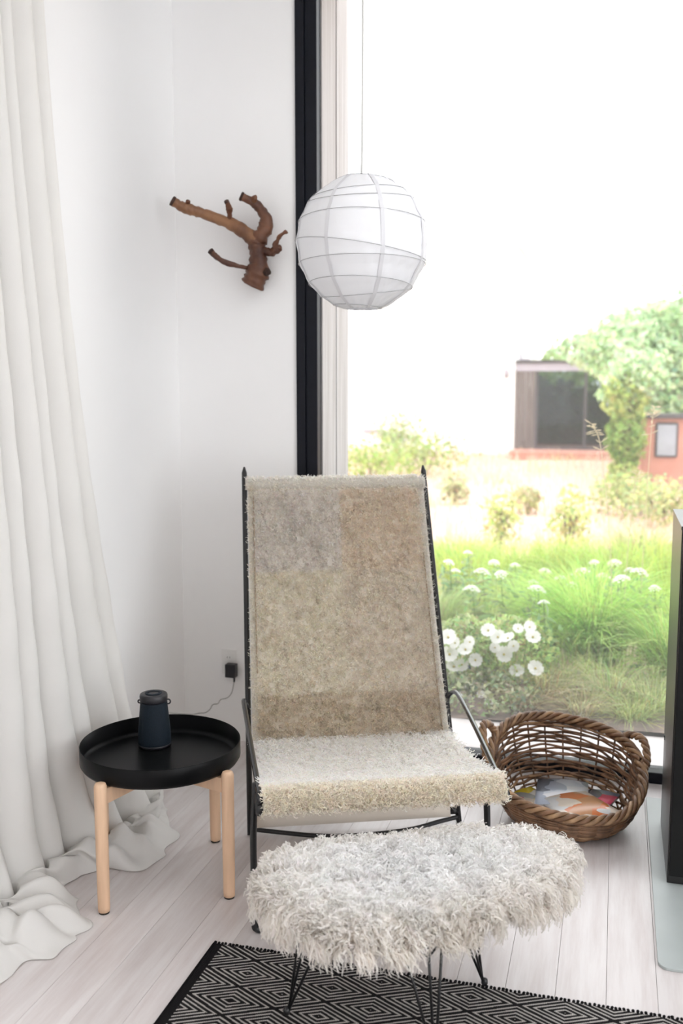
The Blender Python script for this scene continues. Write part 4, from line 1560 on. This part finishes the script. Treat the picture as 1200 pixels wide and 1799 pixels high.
for (x, y, rad, hg, c_, lab) in shr:
    q = on_level(x, y, -0.05)
    t_ = thing('garden_shrub', lab, 'shrub', tuple(q), 'small shrubs in the meadow')
    n = 800 if rad > 0.45 else 330
    pp = unit(RNG.normal(size=(n, 3))) * RNG.uniform(0, 1, (n, 1)) ** 0.4 * np.array([[rad, rad, hg * 0.5]]) * (1 + 0.25 * np.sin(RNG.uniform(0, 9, (n, 1)))) + np.array([[0, 0, hg * 0.5]])
    pp[:, 2] = np.maximum(pp[:, 2], 0)
    V, tr, T = leaf_cloud(pp, unit(RNG.normal(size=(n, 3)) + [[0, 0, .6]]), RNG.uniform(0.05, 0.12, n) * (0.6 + q.y / 30), tints(c_, n, 0.2, 0.1), 2.2)
    o_ = link('foliage', np_mesh('foliage', V, tris=tr, tint=T), M['tree_leaf'], t_)
    o_['kind'] = 'stuff'
    mbs = MB()
    for k in range(4):
        a = k * 1.6
        mbs.tube([(0, 0, -0.03), (0.3 * rad * math.cos(a), 0.3 * rad * math.sin(a), hg * 0.6)], 0.012, 5)
    mbs.build('stems', M['bark'], t_)

# tall dry seed stalks close to the glass
for (lab, base, top, Y) in [('tall dry grass stalk with a seed head, left of the tree', (1075, 1180), (1040, 745), 5.6),
                            ('tall dry grass stalk bending right in front of the ivy-clad tree', (1120, 1180), (1150, 715), 5.8),
                            ('tall dry grass stalk leaning over the red outbuilding', (1090, 1180), (1122, 830), 5.7)]:
    b0 = at_y(base[0], base[1], Y)
    e0 = at_y(top[0], top[1], Y)
    t_ = thing('seed_stalk', lab, 'grass stalk', (b0.x, Y, -0.05), 'tall dry seed stalks')
    rel = e0 - Vector((b0.x, Y, -0.05))
    pts = catmull([(0, 0, 0), (rel.x * 0.2, 0, rel.z * 0.5), (rel.x * 0.65, 0, rel.z * 0.9), (rel.x, 0, rel.z)], 8)
    M.setdefault('straw', mat('dry_straw', (0.62, 0.52, 0.33), 0.8, var=0.2))
    MB().tube(pts, 0.0022, 5).build('stalk', M['straw'], t_, smooth=True)
    sd_ = MB()
    for k in range(22):
        p_ = pts[-1 - (k % 9)]
        a = k * 2.4
        e = Vector((math.cos(a), math.sin(a), random.uniform(-0.3, 0.7))) * random.uniform(0.02, 0.06)
        sd_.tube([p_, p_ + e * 0.6, p_ + e], [0.001, 0.003, 0.001], 4)
    sd_.build('seed_head', M['straw'], t_, smooth=True)


# ---------------- house beyond the garden
YH = 25.3
hz0 = -0.1
xa = at_y(560, 800, YH).x - 6
xb = at_y(902, 800, YH).x
hs = thing('white_house', 'white rendered house wall beyond the garden', 'house', (xb, YH, hz0))
part(MB().box(xa, xb, YH, YH + 8, hz0, 5.2), 'wall', M['house_white'], hs)
part(MB().box(xa - 0.2, xb + 0.1, YH - 0.2, YH + 8, 5.2, 5.45), 'roof_edge', M['house_white'], hs)
q = at_y(890, 657, YH)
part(MB().lathe([(0.0, -0.10), (0.05, -0.10), (0.06, 0.08), (0.03, 0.13), (0.0, 0.13)], 12, (q.x, YH - 0.08, q.z)), 'wall_lamp', M['fascia'], hs, smooth=True)
q0, q1 = at_y(640, 754, YH), at_y(678, 760, YH)
part(MB().box(q0.x, q1.x, YH - 0.12, YH, q1.z, q0.z), 'ledge', M['fascia'], hs)

pv = thing('glazed_pavilion', 'dark flat-roofed glazed pavilion attached to the white house, left of the tree', 'pavilion', (xb, YH, hz0))
xr = at_y(1078, 700, YH).x
zt = at_y(960, 634, YH).z
zf = at_y(960, 652, YH).z
zb = at_y(960, 789, YH).z
part(MB().box(xb + 0.02, xr + 3.0, YH - 0.1, YH + 2.3, zt - 0.06, zt + 0.02), 'roof', M['house_dark'], pv)
part(MB().box(xb + 0.02, xr + 3.0, YH - 0.06, YH + 0.06, zf, zt - 0.06), 'fascia', M['fascia'], pv)
xp = at_y(940, 700, YH).x
nb = 4
for k in range(nb):
    x0 = xb + 0.03 + (xp - xb - 0.03) * k / nb
    x1 = xb + 0.03 + (xp - xb - 0.03) * (k + 1) / nb - 0.012
    part(MB().box(x0, x1, YH - 0.02, YH + 0.06, zb, zf), 'cladding_board', M['house_board'], pv)
for x0 in (xp, (xp + xr) / 2 + 0.25, xr, xr + 2.9):
    part(MB().box(x0, x0 + 0.07, YH - 0.02, YH + 0.06, zb, zf), 'post', M['house_dark'], pv)
part(MB().box(xp, xr + 2.9, YH - 0.03, YH + 0.06, zb, zb + 0.07), 'sill', M['house_dark'], pv)
part(MB().box(xp + 0.07, (xp + xr) / 2 + 0.25, YH + 0.0, YH + 0.01, zb + 0.07, zf), 'pane', M['house_glass'], pv)
part(MB().box((xp + xr) / 2 + 0.32, xr, YH + 0.0, YH + 0.01, zb + 0.07, zf), 'pane', M['house_glass'], pv)
part(MB().box(xr + 0.07, xr + 2.9, YH + 0.0, YH + 0.01, zb + 0.07, zf), 'pane', M['house_glass'], pv)
part(MB().box(xb + 0.02, xr + 3.0, YH + 2.2, YH + 2.26, hz0, zb + 0.1), 'rear_sill', M['house_dark'], pv)
part(MB().box(xb + 0.02, xr + 3.0, YH - 1.5, YH + 2.2, hz0 - 0.05, zb), 'plinth', M['terracotta'], pv)
q = at_y(912, 622, YH)
part(MB().tube([(q.x, YH + 0.5, zt), (q.x, YH + 0.5, zt + 0.22)], 0.035, 8).box(q.x - 0.02, q.x + 0.24, YH + 0.4, YH + 0.6, zt, zt + 0.08), 'roof_vent', M['fascia'], pv)

# red outbuilding at the far right
YO = 17.4
oa, ob = at_y(1128, 740, YO), at_y(1215, 832, YO)
ot = thing('outbuilding', 'small terracotta outbuilding with a grey window, beside the ivy-clad tree', 'outbuilding', (oa.x, YO, -0.1))
part(MB().box(oa.x, ob.x + 2.5, YO, YO + 1.2, -0.1, at_y(1150, 735, YO).z), 'wall', M['terracotta'], ot)
part(MB().box(oa.x - 0.1, ob.x + 2.6, YO - 0.1, YO + 1.3, at_y(1150, 735, YO).z, at_y(1150, 728, YO).z), 'roof', M['house_dark'], ot)
wa, wb = at_y(1156, 746, YO), at_y(1186, 800, YO)
fo = part(MB().box(wa.x - 0.04, wb.x + 0.04, YO - 0.05, YO + 0.02, wb.z - 0.04, wa.z + 0.04), 'window_frame', M['house_dark'], ot, bevel=0.05)
part(MB().box(wa.x, wb.x, YO - 0.06, YO - 0.045, wb.z, wa.z), 'pane', mat('grey_reflecting_pane', (0.35, 0.37, 0.42), 0.1, var=0.2, scale=3), fo)


# ---------------- trees
def tree(name, label, base, blobs, nleaf, size, col, trunk, cat='tree', group='garden trees'):
    """blobs: (centre, radii) ellipsoids of foliage; trunk: points and radii."""
    t_ = thing(name, label, cat, tuple(base), group)
    Vs, Ts, Cs, off = [], [], [], 0
    tot = sum(r[0] * r[2] for c_, r, cc in blobs)
    for c_, r, cc in blobs:
        n = int(nleaf * r[0] * r[2] / tot)
        dr = unit(RNG.normal(size=(n, 3)))
        pp = dr * RNG.uniform(0.25, 1.0, (n, 1)) ** 0.45 * np.array([r]) * (1 + 0.13 * np.sin(dr[:, :1] * 9 + dr[:, 2:] * 11)) + np.array([tuple(c_)])
        V, tr, T = leaf_cloud(pp, unit(dr + 0.8 * RNG.normal(size=(n, 3)) + [[0, 0, .4]]), RNG.uniform(0.6, 1.3, n) * size, tints(cc, n, 0.22, 0.08), 1.9)
        Vs.append(V)
        Ts.append(tr + off)
        Cs.append(T)
        off += len(V)
    o_ = link('crown', np_mesh('crown', np.concatenate(Vs) - np.array([tuple(base)]), tris=np.concatenate(Ts), tint=np.concatenate(Cs)), M['tree_leaf'], t_)
    o_['kind'] = 'stuff'
    pts, rs = trunk
    MB().tube([Vector(p) - Vector(base) for p in pts], rs, 10).build('trunk', M['bark'], t_, smooth=True)
    return t_


LG = (0.56, 0.70, 0.44)
MG = (0.45, 0.60, 0.34)
YG = (0.44, 0.52, 0.18)
# large tree on the right, in front of the pavilion
YT = 20.5
P_ = lambda x, y, Y=YT: at_y(x, y, Y)
b = on_level(1250, 845, -0.1)
tree('broadleaf_tree', 'large pale green tree rising above the pavilion roof at the right', (b.x, YT, -0.1),
     [(P_(1180, 640), (1.25, 1.2, 1.15), LG), (P_(1090, 615, 21.5), (1.0, 1.0, 0.75), LG), (P_(1020, 612, 22.5), (0.75, 0.8, 0.35), MG), (P_(1240, 600), (1.4, 1.3, 1.1), MG), (P_(1120, 680), (0.75, 0.8, 0.6), LG),
      (P_(1170, 710), (0.9, 0.9, 0.55), MG), (P_(1230, 720), (1.0, 1.0, 0.8), LG), (P_(1190, 575, 22), (1.1, 1.0, 0.55), MG), (P_(1130, 570, 22), (0.8, 0.9, 0.5), LG)],
     15000, 0.17, LG, ([(b.x, YT, -0.1), (b.x - 0.1, YT, 1.2), (b.x - 0.4, YT, 2.4)], [0.16, 0.13, 0.06]))
# ivy-clad column
YI = 16.4
b = on_level(1098, 862, -0.08)
tree('ivy_clad_tree', 'narrow ivy-clad tree trunk between the pavilion and the red outbuilding', (b.x, b.y, -0.1),
     [(at_y(1095, 830, b.y), (0.26, 0.3, 0.35), YG), (at_y(1100, 770, b.y), (0.34, 0.3, 0.5), (0.30, 0.42, 0.12)), (at_y(1100, 700, b.y), (0.36, 0.35, 0.5), YG), (at_y(1120, 655, b.y), (0.45, 0.4, 0.4), LG)],
     4200, 0.11, YG, ([(b.x, b.y, -0.1), (b.x, b.y, 1.0), (b.x + 0.05, b.y, 1.9)], [0.10, 0.09, 0.05]))
# trees and shrubs behind / inside the pavilion that show through its glass
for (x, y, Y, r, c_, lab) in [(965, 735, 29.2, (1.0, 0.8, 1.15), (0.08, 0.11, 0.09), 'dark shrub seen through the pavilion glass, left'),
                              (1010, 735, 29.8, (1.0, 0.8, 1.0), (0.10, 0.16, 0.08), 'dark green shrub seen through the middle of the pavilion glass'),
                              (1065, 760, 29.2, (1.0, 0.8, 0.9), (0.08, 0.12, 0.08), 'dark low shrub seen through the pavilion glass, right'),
                              (990, 672, 31.0, (1.6, 1.0, 0.9), (0.34, 0.48, 0.18), 'light green tree top seen through the top of the pavilion glass')]:
    q = at_y(x, y, Y)
    tree('courtyard_shrub', lab, (q.x, Y, hz0), [(q, r, c_)], 2600, 0.22, c_, ([(q.x, Y, hz0), (q.x, Y, q.z)], [0.06, 0.03]), 'shrub', 'shrubs behind the pavilion')
